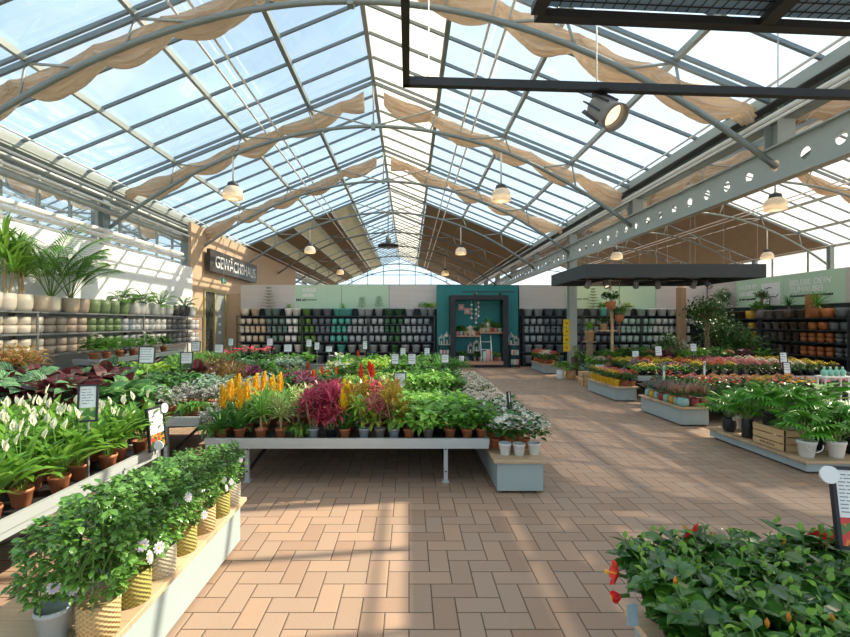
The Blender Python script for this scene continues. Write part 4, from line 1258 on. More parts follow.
@proto('maroon_calathea', 2)
def _(r):
    b = MB()
    for i in range(16):
        a = i * 2.399; t = i / 16
        b.leaf((0, 0, 0), a, 1.45 - .6 * t, r.uniform(.34, .48), r.uniform(.12, .16), r.uniform(.9, 1.6), .2, 'bigstalk', 0, r.uniform(-.5, .5))
    return [foliage(b, LM['calathea_dark'])]

@proto('mottled_aglaonema', 3)
def _(r):
    b = MB()
    for i in range(20):
        a = i * 2.399; t = i / 20
        b.leaf((0, 0, 0), a, 1.35 - .75 * t, r.uniform(.26, .38), r.uniform(.12, .16), r.uniform(1.2, 2.0), .15, 'bigstalk', 0, r.uniform(-.5, .5))
    return [foliage(b, LM['big_green'])]

def simple_bush(kind, m, R, H, n, L, W, shape='ovate', nv=2, z0=-.02, **kw):
    @proto(kind, nv)
    def _(r):
        b = MB(); bush(b, r, R, H, n, L, W, shape, 0, z0, **kw)
        return [foliage(b, LM[m]), part('stem', stems(r, R, H, 6), M['stem'])]

simple_bush('silver_tradescantia', 'silver', .15, .20, 120, .07, .026, 'lance')
simple_bush('silver_fittonia', 'silver2', .16, .24, 110, .075, .045)
simple_bush('brown_fern', 'fern_brown', .19, .30, 130, .16, .016, 'blade', pmin=.3, pmax=1.3, droop=1.2)
simple_bush('green_fern', 'green', .20, .26, 150, .15, .018, 'blade', pmin=.1, pmax=1.2, droop=1.3)
simple_bush('green_bush', 'green', .17, .25, 120, .085, .05)
simple_bush('lime_bush', 'lime', .16, .24, 110, .085, .045)
simple_bush('lime_pothos', 'pothos', .18, .30, 110, .105, .075, 'heart', pmin=-.9, pmax=.5)
simple_bush('variegated_bush', 'variegated', .17, .27, 110, .09, .05)
simple_bush('dark_bush', 'dark', .18, .28, 120, .09, .05)
simple_bush('wine_bush', 'wine', .16, .25, 110, .085, .045)
simple_bush('yellow_sedum', 'lime', .17, .18, 170, .05, .018, 'lance', pmin=.2, pmax=1.4)
simple_bush('trailing_fern', 'green', .13, .10, 90, .09, .02, 'blade', pmin=-1.3, pmax=.2)

def bromeliad(kind, bm, nsp, h, nv=2, leafm='guzmania', L=.34, tall=True):
    @proto(kind, nv)
    def _(r):
        b = MB(); rosette(b, r, 24, L, .038, .35, 1.35, 1.0, 'strap')
        ps = [foliage(b, LM[leafm])]
        for k in range(nsp):
            b = MB(); a = k * 2.2 + r.random(); c = (.035 * k * math.cos(a), .035 * k * math.sin(a)); hh = h * r.uniform(.88, 1.1)
            b.tube([(c[0] * .3, c[1] * .3, 0), (c[0], c[1], hh * .55)], .006, 5, 0)
            spike(b, hh * .45, hh * .93, .02, 24, .075, .026, r, 1, c, .85)
            ps.append(part('flower_spike', b, [M['stem'], LM[bm]], None))
        return ps
bromeliad('yellow_guzmania', 'yellow_bract', 2, .46)
bromeliad('lemon_vriesea', 'lemon_bract', 2, .40)
bromeliad('red_guzmania', 'red_bract', 2, .40)
bromeliad('orange_guzmania', 'orange_bract', 2, .36)

@proto('green_dracaena', 2)
def _(r):
    b = MB(); ps = []
    c = MB(); c.tube([(0, 0, -.02), (0, 0, .16)], .014, 7); ps.append(part('cane', c, M['cane']))
    rosette(b, r, 34, .30, .04, .0, 1.4, .9, 'strap', z=.15); ps.insert(0, foliage(b, LM['dracaena'])); return ps

@proto('variegated_dracaena', 2)
def _(r):
    b = MB(); ps = []
    c = MB(); c.tube([(0, 0, -.02), (0, 0, .12)], .012, 7); ps.append(part('cane', c, M['cane']))
    rosette(b, r, 40, .22, .026, -.1, 1.4, .8, 'strap', z=.12); rosette(b, r, 24, .2, .026, .2, 1.4, .8, 'strap', z=.22, c=(.05, .03))
    ps.insert(0, foliage(b, LM['variegated'])); return ps

def cordy(kind, m, n=5, L=.20, h=.3, nv=2, W=.04):
    @proto(kind, nv)
    def _(r):
        b = MB(); c = MB(); ps = []
        for k in range(n):
            a = k * 2.399; q = .09 * math.sqrt(k / n) * 1.4; z = h * r.uniform(.35, 1.0); p = (q * math.cos(a), q * math.sin(a))
            c.tube([(p[0] * .2, p[1] * .2, -.02), (p[0] * .7, p[1] * .7, z * .6), (p[0], p[1], z)], .005, 5)
            rosette(b, r, 18, L, W, -.3, 1.3, .9, 'lance', z=z - .02, c=p)
        return [foliage(b, LM[m]), part('stem', c, M['cane'])]
cordy('red_cordyline', 'red_cordyline', 6, .17, .36)
cordy('pink_cordyline', 'pink_cordyline', 2, .18, .26)
cordy('yellow_croton', 'croton', 5, .16, .36)
cordy('yellow_dracaena', 'lime', 3, .18, .25)

def flowering(kind, leafm, petm, R=.12, H=.2, nl=70, L=.06, W=.035, nf=26, fr=.02, fz=.75, npet=5, core=True, nv=2, layers=1, spread=1.0):
    @proto(kind, nv)
    def _(r):
        b = MB(); bush(b, r, R, H, nl, L, W, 'ovate', 0, -.02)
        ps = [foliage(b, LM[leafm])]
        f = MB()
        for k in range(nf):
            if nf <= 12: f = MB()
            a = k * 2.399; q = R * spread * math.sqrt((k + .5) / nf); z = H * (fz + .35 * (1 - (q / R) ** 2) * r.uniform(.6, 1.1))
            x, y = q * math.cos(a), q * math.sin(a)
            f.tube([(x * .6, y * .6, z * .5), (x, y, z)], .0022, 3, 2, caps=False)
            daisy(f, (x, y, z), fr * r.uniform(.8, 1.2), npet, 0, 1, (r.uniform(-.5, .5), r.uniform(-.5, .5)), r, layers)
            if nf <= 12: ps.append(part('flower', f, [LM[petm], M['yellowcore'], M['stem']]))
        if nf > 12: ps.append(part('bloom', f, [LM[petm], M['yellowcore'], M['stem']], None, 'stuff'))
        return ps
for c in ('white', 'pink', 'red', 'yellow', 'orange', 'salmon', 'magenta', 'purple', 'blush'):
    flowering(c + '_kalanchoe', 'dark', c + '_petal', R=.10, H=.19, nl=44, nf=34, fr=.017, fz=.82)
    flowering(c + '_gerbera', 'dark', c + '_petal', R=.12, H=.24, nl=60, L=.10, W=.05, nf=4, fr=.034, fz=.88, npet=12, layers=2, spread=.8)
    flowering(c + '_primrose', 'green', c + '_petal', R=.11, H=.16, nl=44, L=.085, W=.04, nf=9, fr=.028, fz=.75)
flowering('white_begonia', 'dark', 'white_petal', R=.15, H=.32, nl=150, L=.065, W=.04, nf=60, fr=.031, fz=.55, nv=3)
flowering('blush_begonia', 'green', 'blush_petal', R=.15, H=.26, nl=90, L=.055, W=.035, nf=80, fr=.021, fz=.6)
flowering('white_anthurium', 'green', 'white_petal', R=.15, H=.28, nl=60, L=.12, W=.06, nf=8, fr=.04, fz=.9, npet=4)

@proto('pink_anthurium', 2)
def _(r):
    b = MB(); bush(b, r, .15, .24, 46, .13, .08, 'heart', 0, -.02); f = MB()
    for k in range(7):
        a = k * 2.4; q = .04 + .012 * k; h = r.uniform(.28, .36)
        f.tube([(0, 0, 0), (q * math.cos(a), q * math.sin(a), h)], .003, 4, 1); f.leaf((q * math.cos(a), q * math.sin(a), h), a, .5, .09, .075, .4, .1, 'heart', 0)
    return [foliage(b, LM['dark']), part('bloom', f, [LM['anthurium_red'], M['stem']])]

def sprigs(kind, m, n=38, h=.23, leafm='dark'):
    @proto(kind, 2)
    def _(r):
        b = MB(); bush(b, r, .11, .20, 110, .06, .014, 'blade', 0, -.02, pmin=.2, pmax=1.4); f = MB()
        for k in range(n):
            a = r.random() * 6.28; q = .12 * math.sqrt(r.random()); hh = h * r.uniform(.6, 1.1); x, y = q * math.cos(a), q * math.sin(a)
            f.leaf((x * .5, y * .5, .05), a, 1.35 - q * 3, hh, .016, .25, .3, 'stalk', 0)
        return [foliage(b, LM[leafm]), part('bloom', f, LM[m], None, 'stuff')]
sprigs('heather', 'heather'); sprigs('lavender', 'lavender')

@proto('passion_flower', 4)
def _(r):
    b = MB(); n = 330
    for _ in range(n):
        a = r.random() * 6.28; z = .05 + .46 * r.random() ** .8; R = .16 * math.sin(PI * min(1, .10 + z / .56 * .85)) + .02; q = R * (.55 + .5 * r.random())
        k = r.uniform(.7, 1.25); x, y = q * math.cos(a), q * math.sin(a)
        for s in (-.75, 0, .75):          # three-lobed leaf
            b.leaf((x, y, z), a + s + r.uniform(-.15, .15), r.uniform(-.6, .7), .050 * k * (1 if s == 0 else .8), .024 * k, .6, .2, 'lance', 0, r.uniform(-.5, .5))
    ps = [foliage(b, LM['passion'])]
    st = MB()
    for s in (0, PI / 2):
        st.tube([(.10 * math.cos(t) * math.cos(s), .10 * math.cos(t) * math.sin(s), .02 + .44 * math.sin(t)) for t in [PI * i / 14 for i in range(15)]], .004, 5)
    for k in range(10):
        a = r.random() * 6.28; st.tube([(.06 * math.cos(a), .06 * math.sin(a), .05), (.12 * math.cos(a + .4), .12 * math.sin(a + .4), .2), (.14 * math.cos(a + .9), .14 * math.sin(a + .9), .34)], .0025, 4, caps=False)
    ps.append(part('climbing_hoop', st, M['stem']))
    for k in range(r.randint(1, 2)):
        f = MB(); a = -.6 + r.uniform(-.7, .7); z = r.uniform(.10, .36); q = .205
        MM = Matrix.Translation((q * math.cos(a), q * math.sin(a), z)) @ Matrix.Rotation(a, 4, 'Z') @ Matrix.Rotation(PI / 2 - .25, 4, 'Y')
        d = MB(); daisy(d, (0, 0, 0), .032, 10, 0, 2)
        for i in range(36):
            t = 2 * PI * i / 36; d.leaf((.008 * math.cos(t), .008 * math.sin(t), .005), t, .25, .021, .0032, .2, 0, 'blade', 1)
        d.v = [tuple(MM @ Vector(p)) for p in d.v]
        ps.append(part('flower', d, [LM['white_petal'], LM['lilac'], M['yellowcore']], 'white and lilac flower'))
    return ps

def hib_flower(r, p, yaw, pitch, R=.055, closed=False):
    f = MB()
    MM = Matrix.Translation(p) @ Matrix.Rotation(yaw, 4, 'Z') @ Matrix.Rotation(PI / 2 - pitch, 4, 'Y')
    for i in range(5):
        a = 2 * PI * i / 5
        f.leaf((.004 * math.cos(a), .004 * math.sin(a), 0), a, 1.2 if closed else .75, R, R * .95, -.2 if closed else .7, -.12, 'petal', 0, .15)
    f.tube([(0, 0, 0), (0, 0, R * .5), (.004, 0, R * 1.05)], .0035, 6, 1)
    for i in range(10): f.ball((.004 + .008 * math.cos(i * 2.4), .008 * math.sin(i * 2.4), R * (.75 + .03 * i)), .003, 5, 3, 1)
    f.tube([(0, 0, -.035), (0, 0, .004)], .008, 6, 2)
    f.v = [tuple(MM @ Vector(q)) for q in f.v]
    return f

@proto('hibiscus', 4)
def _(r):
    b = MB(); st = MB()
    for k in range(24):
        a = k * 2.399; q = .19 * math.sqrt((k + .5) / 24); h = r.uniform(.24, .36) - q * .3; tip = Vector((q * math.cos(a), q * math.sin(a), h))
        st.tube([(0, 0, -.02), tip * .55 + Vector((0, 0, .02)), tip], .004, 5)
        for j in range(17):
            t = .14 + .86 * j / 16; p = Vector((tip.x * t, tip.y * t, h * t)); s = .55 + .75 * (1 - abs(t - .6)) if t < .93 else .42
            b.leaf(p, j * 2.399 + r.uniform(-.3, .3), r.uniform(-.35, .45) + (.8 if t > .93 else 0), .092 * s, .060 * s, r.uniform(.3, .9), .25, 'ovate', 1 if t > .96 else 0, r.uniform(-.4, .4))
    ps = [foliage(b, [LM['hibiscus'], LM['lime_young']]), part('stem', st, M['stem'])]
    bu = MB()
    for k in range(1):
        a = r.random() * 6.28; q = r.uniform(.05, .17); bu.lathe([(.001, 0), (.007, .01), (.008, .02), (.001, .036)], 7, (q * math.cos(a), q * math.sin(a), r.uniform(.25, .30)))
    ps.append(part('bud', bu, LM['lime'] if r.random() < .5 else LM['orange_petal']))
    return ps

@proto('fan_palm', 3)
def _(r):
    b = MB(); st = MB(); nl = 11
    for k in range(nl):
        a = k * 2.399 + r.uniform(-.2, .2); el = 1.25 - .85 * k / nl; Lp = r.uniform(.20, .30)
        p = Vector((math.cos(a) * math.cos(el) * Lp, math.sin(a) * math.cos(el) * Lp, math.sin(el) * Lp + .05))
        st.tube([(0, 0, -.02), p * .5 + Vector((0, 0, .03)), p], .005, 5)
        n = 20; R = r.uniform(.20, .27)
        # fan: segments spread about the stalk direction, folded down at the sides
        for i in range(n):
            t = (i / (n - 1) - .5) * 2; sa = t * 2.1
            base_pitch = (el - .45) * math.cos(sa) - .25 * abs(t)
            b.leaf(p, a + sa, base_pitch, R * (1 - .30 * abs(t)), .030, .9, .4, 'strap' if False else 'blade', 0)
    tr = MB(); tr.lathe([(.03, -.02), (.028, .03), (.015, .08)], 8)
    return [foliage(b, LM['palm']), part('leaf_stalk', st, M['stem']), part('trunk', tr, M['bark'])]

def feather_palm(kind, m, nf, L, leaflet, H, nv=2, droop=1.3, trunk=.0, lw=.022, p0=1.45, p1=.5, npair=24):
    @proto(kind, nv)
    def _(r):
        b = MB(); st = MB()
        for k in range(nf):
            a = k * 2.399 + r.uniform(-.3, .3); el = p0 - (p0 - p1) * k / nf; LL = L * r.uniform(.8, 1.1); x = y = 0.0; z = trunk; pts = [(0, 0, z)]
            nseg = npair
            for i in range(nseg):
                t = i / nseg; e = el - droop * t * t; ds = LL / nseg
                x += math.cos(e) * math.cos(a) * ds; y += math.cos(e) * math.sin(a) * ds; z += math.sin(e) * ds; pts.append((x, y, z))
                if t > .28:
                    ll = leaflet * math.sin(PI * min(1, .25 + .75 * (t - .28) / .74)) + .03
                    for s in (-1, 1):
                        b.leaf((x, y, z), a + s * (1.15 - .5 * t), e * .6 - .15, ll, lw, .7, .3, 'lance', 0, s * .3)
            st.tube(pts[::2] + [pts[-1]], .008, 5, r1=.002)
        ps = [foliage(b, LM[m]), part('frond_stalk', st, M['stem'])]
        if trunk:
            tr = MB(); tr.tube([(0, 0, -.03), (0.01, 0, trunk * .5), (0, 0, trunk + .02)], .035, 8); ps.append(part('trunk', tr, M['bark']))
        return ps
feather_palm('kentia_palm', 'kentia', 14, 1.30, .32, .8, droop=1.15, p1=.80, npair=30, lw=.028)
simple_bush('autumn_coleus', 'coleus', .30, .45, 330, .06, .035)
feather_palm('cycas_palm', 'kentia', 15, .34, .09, .3, droop=1.0, lw=.010, p1=.1)
feather_palm('small_parlour_palm', 'kentia', 11, .50, .15, .5, droop=1.6)

@proto('tall_cane_palm', 2)
def _(r):
    b = MB(); c = MB()
    for k, (x, y, h) in enumerate(((0, 0, .50), (.07, .05, .32), (-.06, .04, .68))):
        c.tube([(x * .4, y * .4, -.02), (x, y, h)], .017, 7)
        rosette(b, r, 26, .46, .045, .0, 1.45, .75, 'strap', z=h - .02, c=(x, y))
    return [foliage(b, LM['yucca']), part('cane', c, M['cane'])]

@proto('spiky_dracaena', 2)
def _(r):
    b = MB(); c = MB(); c.tube([(0, 0, -.02), (0, 0, .10)], .02, 7)
    rosette(b, r, 34, .44, .05, -.1, 1.4, .9, 'strap', z=.09)
    return [foliage(b, LM['dracaena']), part('cane', c, M['cane'])]

@proto('dark_dracaena', 1)
def _(r):
    b = MB(); c = MB(); c.tube([(0, 0, -.02), (0, 0, .10)], .02, 7)
    rosette(b, r, 40, .36, .024, -.2, 1.4, .7, 'strap', z=.12)
    return [foliage(b, LM['dark']), part('cane', c, M['cane'])]

@proto('norfolk_pine', 2)
def _(r):
    b = MB(); c = MB(); c.tube([(0, 0, -.03), (0, 0, .86)], .009, 6, r1=.003)
    for k in range(7):
        z = .10 + .12 * k; L = .30 * (1 - k / 8.5)
        for i in range(6):
            a = i * PI / 3 + k * .5
            for j in range(9):
                t = (j + 1) / 9; p = (L * t * math.cos(a), L * t * math.sin(a), z + .05 * math.sin(t * 2.2))
                for s in (-1, 1): b.leaf(p, a + s * .9, .1, .085 * (1.15 - .7 * t), .024, .3, .2, 'lance')
            c.tube([(0, 0, z), (L * .5 * math.cos(a), L * .5 * math.sin(a), z + .045), (L * math.cos(a), L * math.sin(a), z + .04)], .004, 4, caps=False)
    return [foliage(b, LM['dark']), part('stem', c, M['cane'])]

@proto('schefflera', 2)
def _(r):
    b = MB(); c = MB()
    for k in range(26):
        a = k * 2.399; z = .10 + .50 * k / 26; q = .17 * (1 - .5 * k / 26); p = (q * math.cos(a), q * math.sin(a), z + .06)
        c.tube([(0, 0, z - .02), p], .003, 4, caps=False)
        for i in range(7): b.leaf(p, a + i * .9, -.15, .10, .034, .5, .2, 'ovate')
    c.tube([(0, 0, -.03), (0, 0, .6)], .008, 5)
    return [foliage(b, LM['dark']), part('stem', c, M['stem'])]

def tree(kind, m, hs, R, n, L, W, th=.03, braid=False, nv=1, vr=.8):
    @proto(kind, nv)
    def _(r):
        b = MB(); c = MB(); H = hs
        if braid:
            for s in range(3):
                c.tube([(.035 * math.cos(t * 7 + s * 2.09), .035 * math.sin(t * 7 + s * 2.09), H * t * .95 - .02) for t in [i / 20 for i in range(21)]], .02, 6)
        else:
            c.tube([(0, 0, -.03), (.02, .01, H * .5), (0, 0, H)], th, 7, r1=th * .6)
        tips = []
        for k in range(34):
            a = k * 2.399; t = (k + .5) / 34; q = R * math.sqrt(t) * r.uniform(.75, 1.05); zz = H + R * vr * (.9 * math.sqrt(max(0, 1 - t)) + r.uniform(-.55, .25))
            tips.append((q * math.cos(a), q * math.sin(a), zz)); c.tube([(0, 0, H * .92), (q * .5 * math.cos(a), q * .5 * math.sin(a), (H + zz) / 2), tips[-1]], th * .25, 4, caps=False)
        for i in range(n):
            p = tips[i % 34]; s = R * .26
            b.leaf((p[0] + r.gauss(0, s), p[1] + r.gauss(0, s), p[2] + r.gauss(0, s * .8)), r.random() * 6.28, r.uniform(-1.0, .5), L * r.uniform(.7, 1.2), W, .5, .2, 'lance', 0, r.uniform(-.5, .5))
        return [foliage(b, LM[m]), part('trunk', c, M['bark'])]
tree('ficus_tree', 'dark', 1.15, .42, 900, .10, .035, braid=True)
tree('bushy_ficus', 'dark', .65, .50, 1100, .11, .045, nv=2, vr=1.2)
tree('bonsai_tree', 'dark', .42, .20, 420, .045, .026, th=.05)
tree('olive_bush', 'silver2', .45, .36, 900, .07, .018, nv=1, vr=1.2)

@proto('fiddle_leaf_fig', 1)
def _(r):
    b = MB(); c = MB(); c.tube([(0, 0, -.03), (0, 0, .45)], .01, 6)
    for k in range(14):
        a = k * 2.399; z = .10 + .36 * k / 14; b.leaf((0, 0, z), a, .7 - .03 * k, .26, .20, .9, .12, 'round', 0, r.uniform(-.3, .3))
    return [foliage(b, LM['palm']), part('stem', c, M['stem'])]

_cache = {}
def squashed(me, rz, s, lim):
    """copy of a plant mesh that grew against a wall: leaves turned away from it (lim = (axis, sign, room))"""
    m2 = me.copy(); n = len(m2.vertices); a = np.zeros(n * 3); m2.vertices.foreach_get('co', a); a = a.reshape(-1, 3)
    c, q = math.cos(rz), math.sin(rz); w = a.copy(); w[:, 0] = (a[:, 0] * c - a[:, 1] * q) * s; w[:, 1] = (a[:, 0] * q + a[:, 1] * c) * s
    ax, sg, room = lim; d = np.maximum(0, w[:, ax] * sg); w[:, ax] = np.where(w[:, ax] * sg > 0, sg * room * (1 - np.exp(-d / room)), w[:, ax])
    b = a.copy(); b[:, 0] = (w[:, 0] * c + w[:, 1] * q) / s; b[:, 1] = (-w[:, 0] * q + w[:, 1] * c) / s
    m2.vertices.foreach_set('co', b.ravel()); m2.update(); return m2


def place(kind, loc, label, cat='plant', group=None, name=None, rz=0.0, scale=1.0, pot=('taper', 'terracotta', .12, .10), var=0, lim=None):
    """one potted plant: an Empty with the pot and every part of the plant under it"""
    if kind not in _cache: _cache[kind] = PR[kind]()
    vs = _cache[kind]; parts = vs[var % len(vs)]
    t = thing(name or kind, label, cat, loc, rz, group)
    z = 0.0
    if pot:
        shape, colour, d, h = pot[:4]
        o = link('pot', pot[4] if len(pot) > 4 else potmesh(shape, colour), t); o.scale = (d, d, h); z = h * .86
    for (nm, me, lb, kd, *subs) in parts:
        if lim: me = squashed(me, rz, scale, lim)
        o = link(nm, me, t, (0, 0, z)); o.scale = (scale,) * 3
        if lb: o['label'] = lb
        if kd: o['kind'] = kd
        for q in (subs[0] if subs else []):
            link(q[0], q[1], o)
    return t
# ------------------------------------------------------------------ benches, boxes, signs
M['zinc'] = mat('zinc_grey_bench', (.47, .49, .49), rough=.42, metal=.25, var=.08, scale=3)
M['boxside'] = mat('grey_green_box_board', (.34, .40, .40), rough=.5, var=.07, scale=2.5)
M['planks'] = woodmat('plywood_top_board', (.52, .36, .22), .14, 'y')
M['tray'] = mat('black_plastic_tray', (.02, .02, .02), rough=.5)
M['crate'] = woodmat('pine_crate_slat', (.58, .38, .19), .5, 'z', gap=.0)


def bench(x0, x1, y0, y1, z, label, legs=3, rim=.10):
    cx, cy = (x0 + x1) / 2, (y0 + y1) / 2; t = thing('plant_bench', label, 'bench', (cx, cy, 0), group='plant benches'); hx, hy = (x1 - x0) / 2, (y1 - y0) / 2
    for a in ((-hx, hx, -hy, -hy + .03), (-hx, hx, hy - .03, hy), (-hx, -hx + .03, -hy + .03, hy - .03), (hx - .03, hx, -hy + .03, hy - .03)):
        b = MB(); b.box(*a, z - rim * .25, z + rim * .35); b.box(a[0] + .006, a[1] - .006, a[2] + .006, a[3] - .006, z - rim * .65, z - rim * .25); b.build('tray_rim', M['zinc'], t)
    b = MB(); b.box(-hx + .03, hx - .03, -hy + .03, hy - .03, z - .03, z - .002); b.build('tray_floor', M['tray'], t)
    for k in range(legs):
        x = -hx + .38 + (2 * hx - .80) * k / max(1, legs - 1)
        for s in (-1, 1):
            y = s * (hy - .12)
            b = MB(); b.box(x - .02, x + .02, y - .02, y + .02, .015, z - rim * .65); b.box(x - .035, x + .035, y - .035, y + .035, 0, .015); b.build('leg', M['zinc'], t)
        b = MB(); b.beam((x, -hy + .1, .10), (x, hy - .1, z - .09), .02, .03); b.build('brace', M['black'], t)
        b = MB(); b.beam((x, hy - .1, .10), (x, -hy + .1, z - .09), .02, .03); b.build('brace', M['black'], t)
    for s in (-1, 1):
        b = MB(); b.box(-hx + .05, hx - .05, s * hy * .5 - .02, s * hy * .5 + .02, z - .075, z - .032); b.build('cross_rail', M['zinc'], t)
    return t


def boxt(x0, x1, y0, y1, h, label, over=.035):
    cx, cy = (x0 + x1) / 2, (y0 + y1) / 2; t = thing('display_box', label, 'display box', (cx, cy, 0), group='low display boxes'); hx, hy = (x1 - x0) / 2, (y1 - y0) / 2; th = .02
    for a in ((-hx, hx, -hy, -hy + th), (-hx, hx, hy - th, hy), (-hx, -hx + th, -hy + th, hy - th), (hx - th, hx, -hy + th, hy - th)):
        b = MB(); b.box(*a, .025, h - .03); b.build('side_panel', M['boxside'], t)
    b = MB(); b.cbox(-hx - over, hx + over, -hy - over, hy + over, h - .03, h, .004); b.build('top_board', M['planks'], t)
    for sx in (-1, 1):
        for sy in (-1, 1):
            b = MB(); b.lathe([(.02, 0), (.02, .025)], 8, (sx * (hx - .06), sy * (hy - .06), 0)); b.build('foot', M['black'], t)
    return t


M['card'] = mat('white_sign_card', (.80, .81, .80), rough=.45, var=.02)
M['photo'] = None
def photomat(name, cols):
    m, nt, out = _nt(name); p = N(nt, 'ShaderNodeBsdfPrincipled'); tc = N(nt, 'ShaderNodeTexCoord'); v = N(nt, 'ShaderNodeTexVoronoi'); v.inputs['Scale'].default_value = 34
    nt.links.new(tc.outputs['Object'], v.inputs['Vector']); s = N(nt, 'ShaderNodeSeparateColor'); nt.links.new(v.outputs['Color'], s.inputs[0])
    cr = N(nt, 'ShaderNodeValToRGB'); cr.color_ramp.interpolation = 'CONSTANT'; el = cr.color_ramp.elements
    el[0].color = rgba(cols[0]); el[1].position = .75; el[1].color = rgba(cols[-1])
    for i, c in enumerate(cols[1:-1]): e = el.new(.25 + .25 * i); e.color = rgba(c)
    nt.links.new(s.outputs[0], cr.inputs[0]); nt.links.new(cr.outputs[0], p.inputs['Base Color']); p.inputs['Roughness'].default_value = .4
    nt.links.new(p.outputs[0], out.inputs[0]); return m
PH = {'lily': photomat('photo_of_white_lilies', [(.06, .2, .03), (.2, .4, .05), (.8, .8, .7), (.5, .55, .15)]),
      'flower': photomat('photo_of_orange_flowers', [(.03, .06, .02), (.75, .2, .03), (.6, .05, .04), (.1, .2, .05)]),
      'leaf': photomat('photo_of_leaves', [(.03, .10, .02), (.1, .25, .04), (.3, .4, .1), (.05, .06, .04)])}

def sign(loc, w, h, z0, label, yaw=0.0, photo=None, disc=None, frame=True, lines=5, tilt=.10, zoff=0.0):
    """framed card on a stake; loc = centre of the card, z0 = foot of the stake"""
    t = thing('plant_sign', label, 'sign', (loc[0], loc[1], z0), yaw, 'framed plant signs')
    zc = loc[2] - z0; fr = .012 * (h / .25) ** .5
    R = Matrix.Translation((0, 0, zc)) @ Matrix.Rotation(-tilt, 4, 'X')
    if frame:
        for a in ((-w / 2, w / 2, h / 2 - fr, h / 2), (-w / 2, w / 2, -h / 2, -h / 2 + fr), (-w / 2, -w / 2 + fr, -h / 2, h / 2), (w / 2 - fr, w / 2, -h / 2, h / 2)):
            b = MB(); b.box(a[0], a[1], -.012, .010, a[2], a[3], M=R); b.build('frame', M['black'], t)
    q = fr if frame else 0; zs = (-h * .12 if photo else -h / 2 + q)
    b = MB(); b.box(-w / 2 + q, w / 2 - q, -.004, .006, zs, h / 2 - q, M=R); cd_ = b.build('card', M['card'], t)
    if photo:
        b = MB(); b.box(-w / 2 + q, w / 2 - q, -.004, .006, -h / 2 + q, zs - .001, M=R); b.build('picture', PH[photo], t)
    b = MB(); r = rnd(hash_(label)); top = h / 2 - q - .012; hh = (top - zs) / (lines + 1)
    for k in range(lines):
        z = top - hh * (k + .5); x = -w / 2 + q + .012; xe = w / 2 - q - .012 - (r.random() * w * .25)
        while x < xe:
            l = min(xe - x, r.uniform(.012, .035)); b.box(x, x + l, -.0055, -.0042, z - hh * .16, z + hh * .12, M=R); x += l + .006
    if b.v: b.build('print', M['greyink'], cd_)
    b = MB(); b.tube([(0, .008, 0), (0, .008, zc - h / 2 + .01)], .006, 6); b.build('stake', M['steel_light'], t)
    if disc:
        b = MB(); b.lathe([(.001, -.004), (disc[2], -.004), (disc[2], .004), (.001, .004)], 20, M=R @ Matrix.Translation((disc[0], -.016, disc[1])) @ Matrix.Rotation(PI / 2, 4, 'X')); b.build('price_disc', M['card'], t)
    return t
M['greyink'] = mat('grey_print', (.25, .26, .27), rough=.6)

def sgn(px, py, Y, wpx, hpx, label, z0=.45, **kw):
    return sign((sp(px, Y), Y, EYE - (py - CY) * Y / F), wpx * Y / F, hpx * Y / F, z0, label, **kw)

# ------------------------------------------------------------------ what stands where
L1 = bench(-4.6, -2.08, 1.0, 3.66, .55, 'grey bench full of peace lilies beside the passion flower box', 3)
L2 = bench(-6.1, -2.26, 4.72, 6.55, .55, 'grey bench of large patterned leaves behind the peace lilies', 4)
L3 = bench(-5.5, -2.75, 7.1, 8.95, .50, 'grey bench of brown ferns and dark leaves in the left rear', 3)
L4 = bench(-5.5, -2.0, 9.5, 11.4, .50, 'grey bench of pink anthuriums near the timber wall', 3)
A_ = bench(-2.01, .79, 4.30, 6.35, .43, 'long grey bench of bromeliads and red cordylines beside the aisle', 2)
B_ = bench(-2.60, .84, 6.88, 8.80, .43, 'second long grey bench behind the bromeliad bench', 3)
C_ = bench(-1.85, 1.25, 9.45, 11.6, .43, 'third long grey bench nearest the back wall shelves', 3)
RK = bench(-6.3, -5.80, 8.2, 11.2, .88, 'narrow raised bench along the left wall shelves', 3)
P_ = boxt(-1.80, -1.225, .85, 3.18, .325, 'low box with plank top carrying passion flowers in baskets')
W1 = boxt(.83, 1.26, 4.11, 6.55, .32, 'low grey box with white flowers at the end of the bromeliad bench')
W2 = boxt(.90, 1.32, 6.72, 8.6, .32, 'low grey box with blush flowers behind the white flower box')
H_ = boxt(1.02, 2.75, 1.05, 1.98, .30, 'low box under the hibiscus plants at the lower right corner')
PP = boxt(4.21, 6.6, 4.64, 6.13, .145, 'low grey platform with plank top carrying fan palms')
R2 = boxt(4.21, 4.64, 6.78, 7.95, .30, 'grey box with round coloured pots beside the gerbera bench')
R3 = boxt(4.21, 4.64, 8.93, 10.3, .30, 'grey box with a row of bright yellow pots')
R4 = boxt(4.26, 4.70, 13.75, 15.2, .30, 'far grey box with red and white flowers by the teal booth')
RA = bench(4.78, 7.8, 6.95, 8.80, .33, 'grey bench of red and orange gerberas', 3)
RB = bench(4.78, 9.9, 9.15, 11.0, .46, 'grey bench of mixed kalanchoes behind the gerberas', 4)
RC = bench(5.9, 9.9, 11.55, 13.0, .50, 'grey bench of green plants under the black canopy', 3)
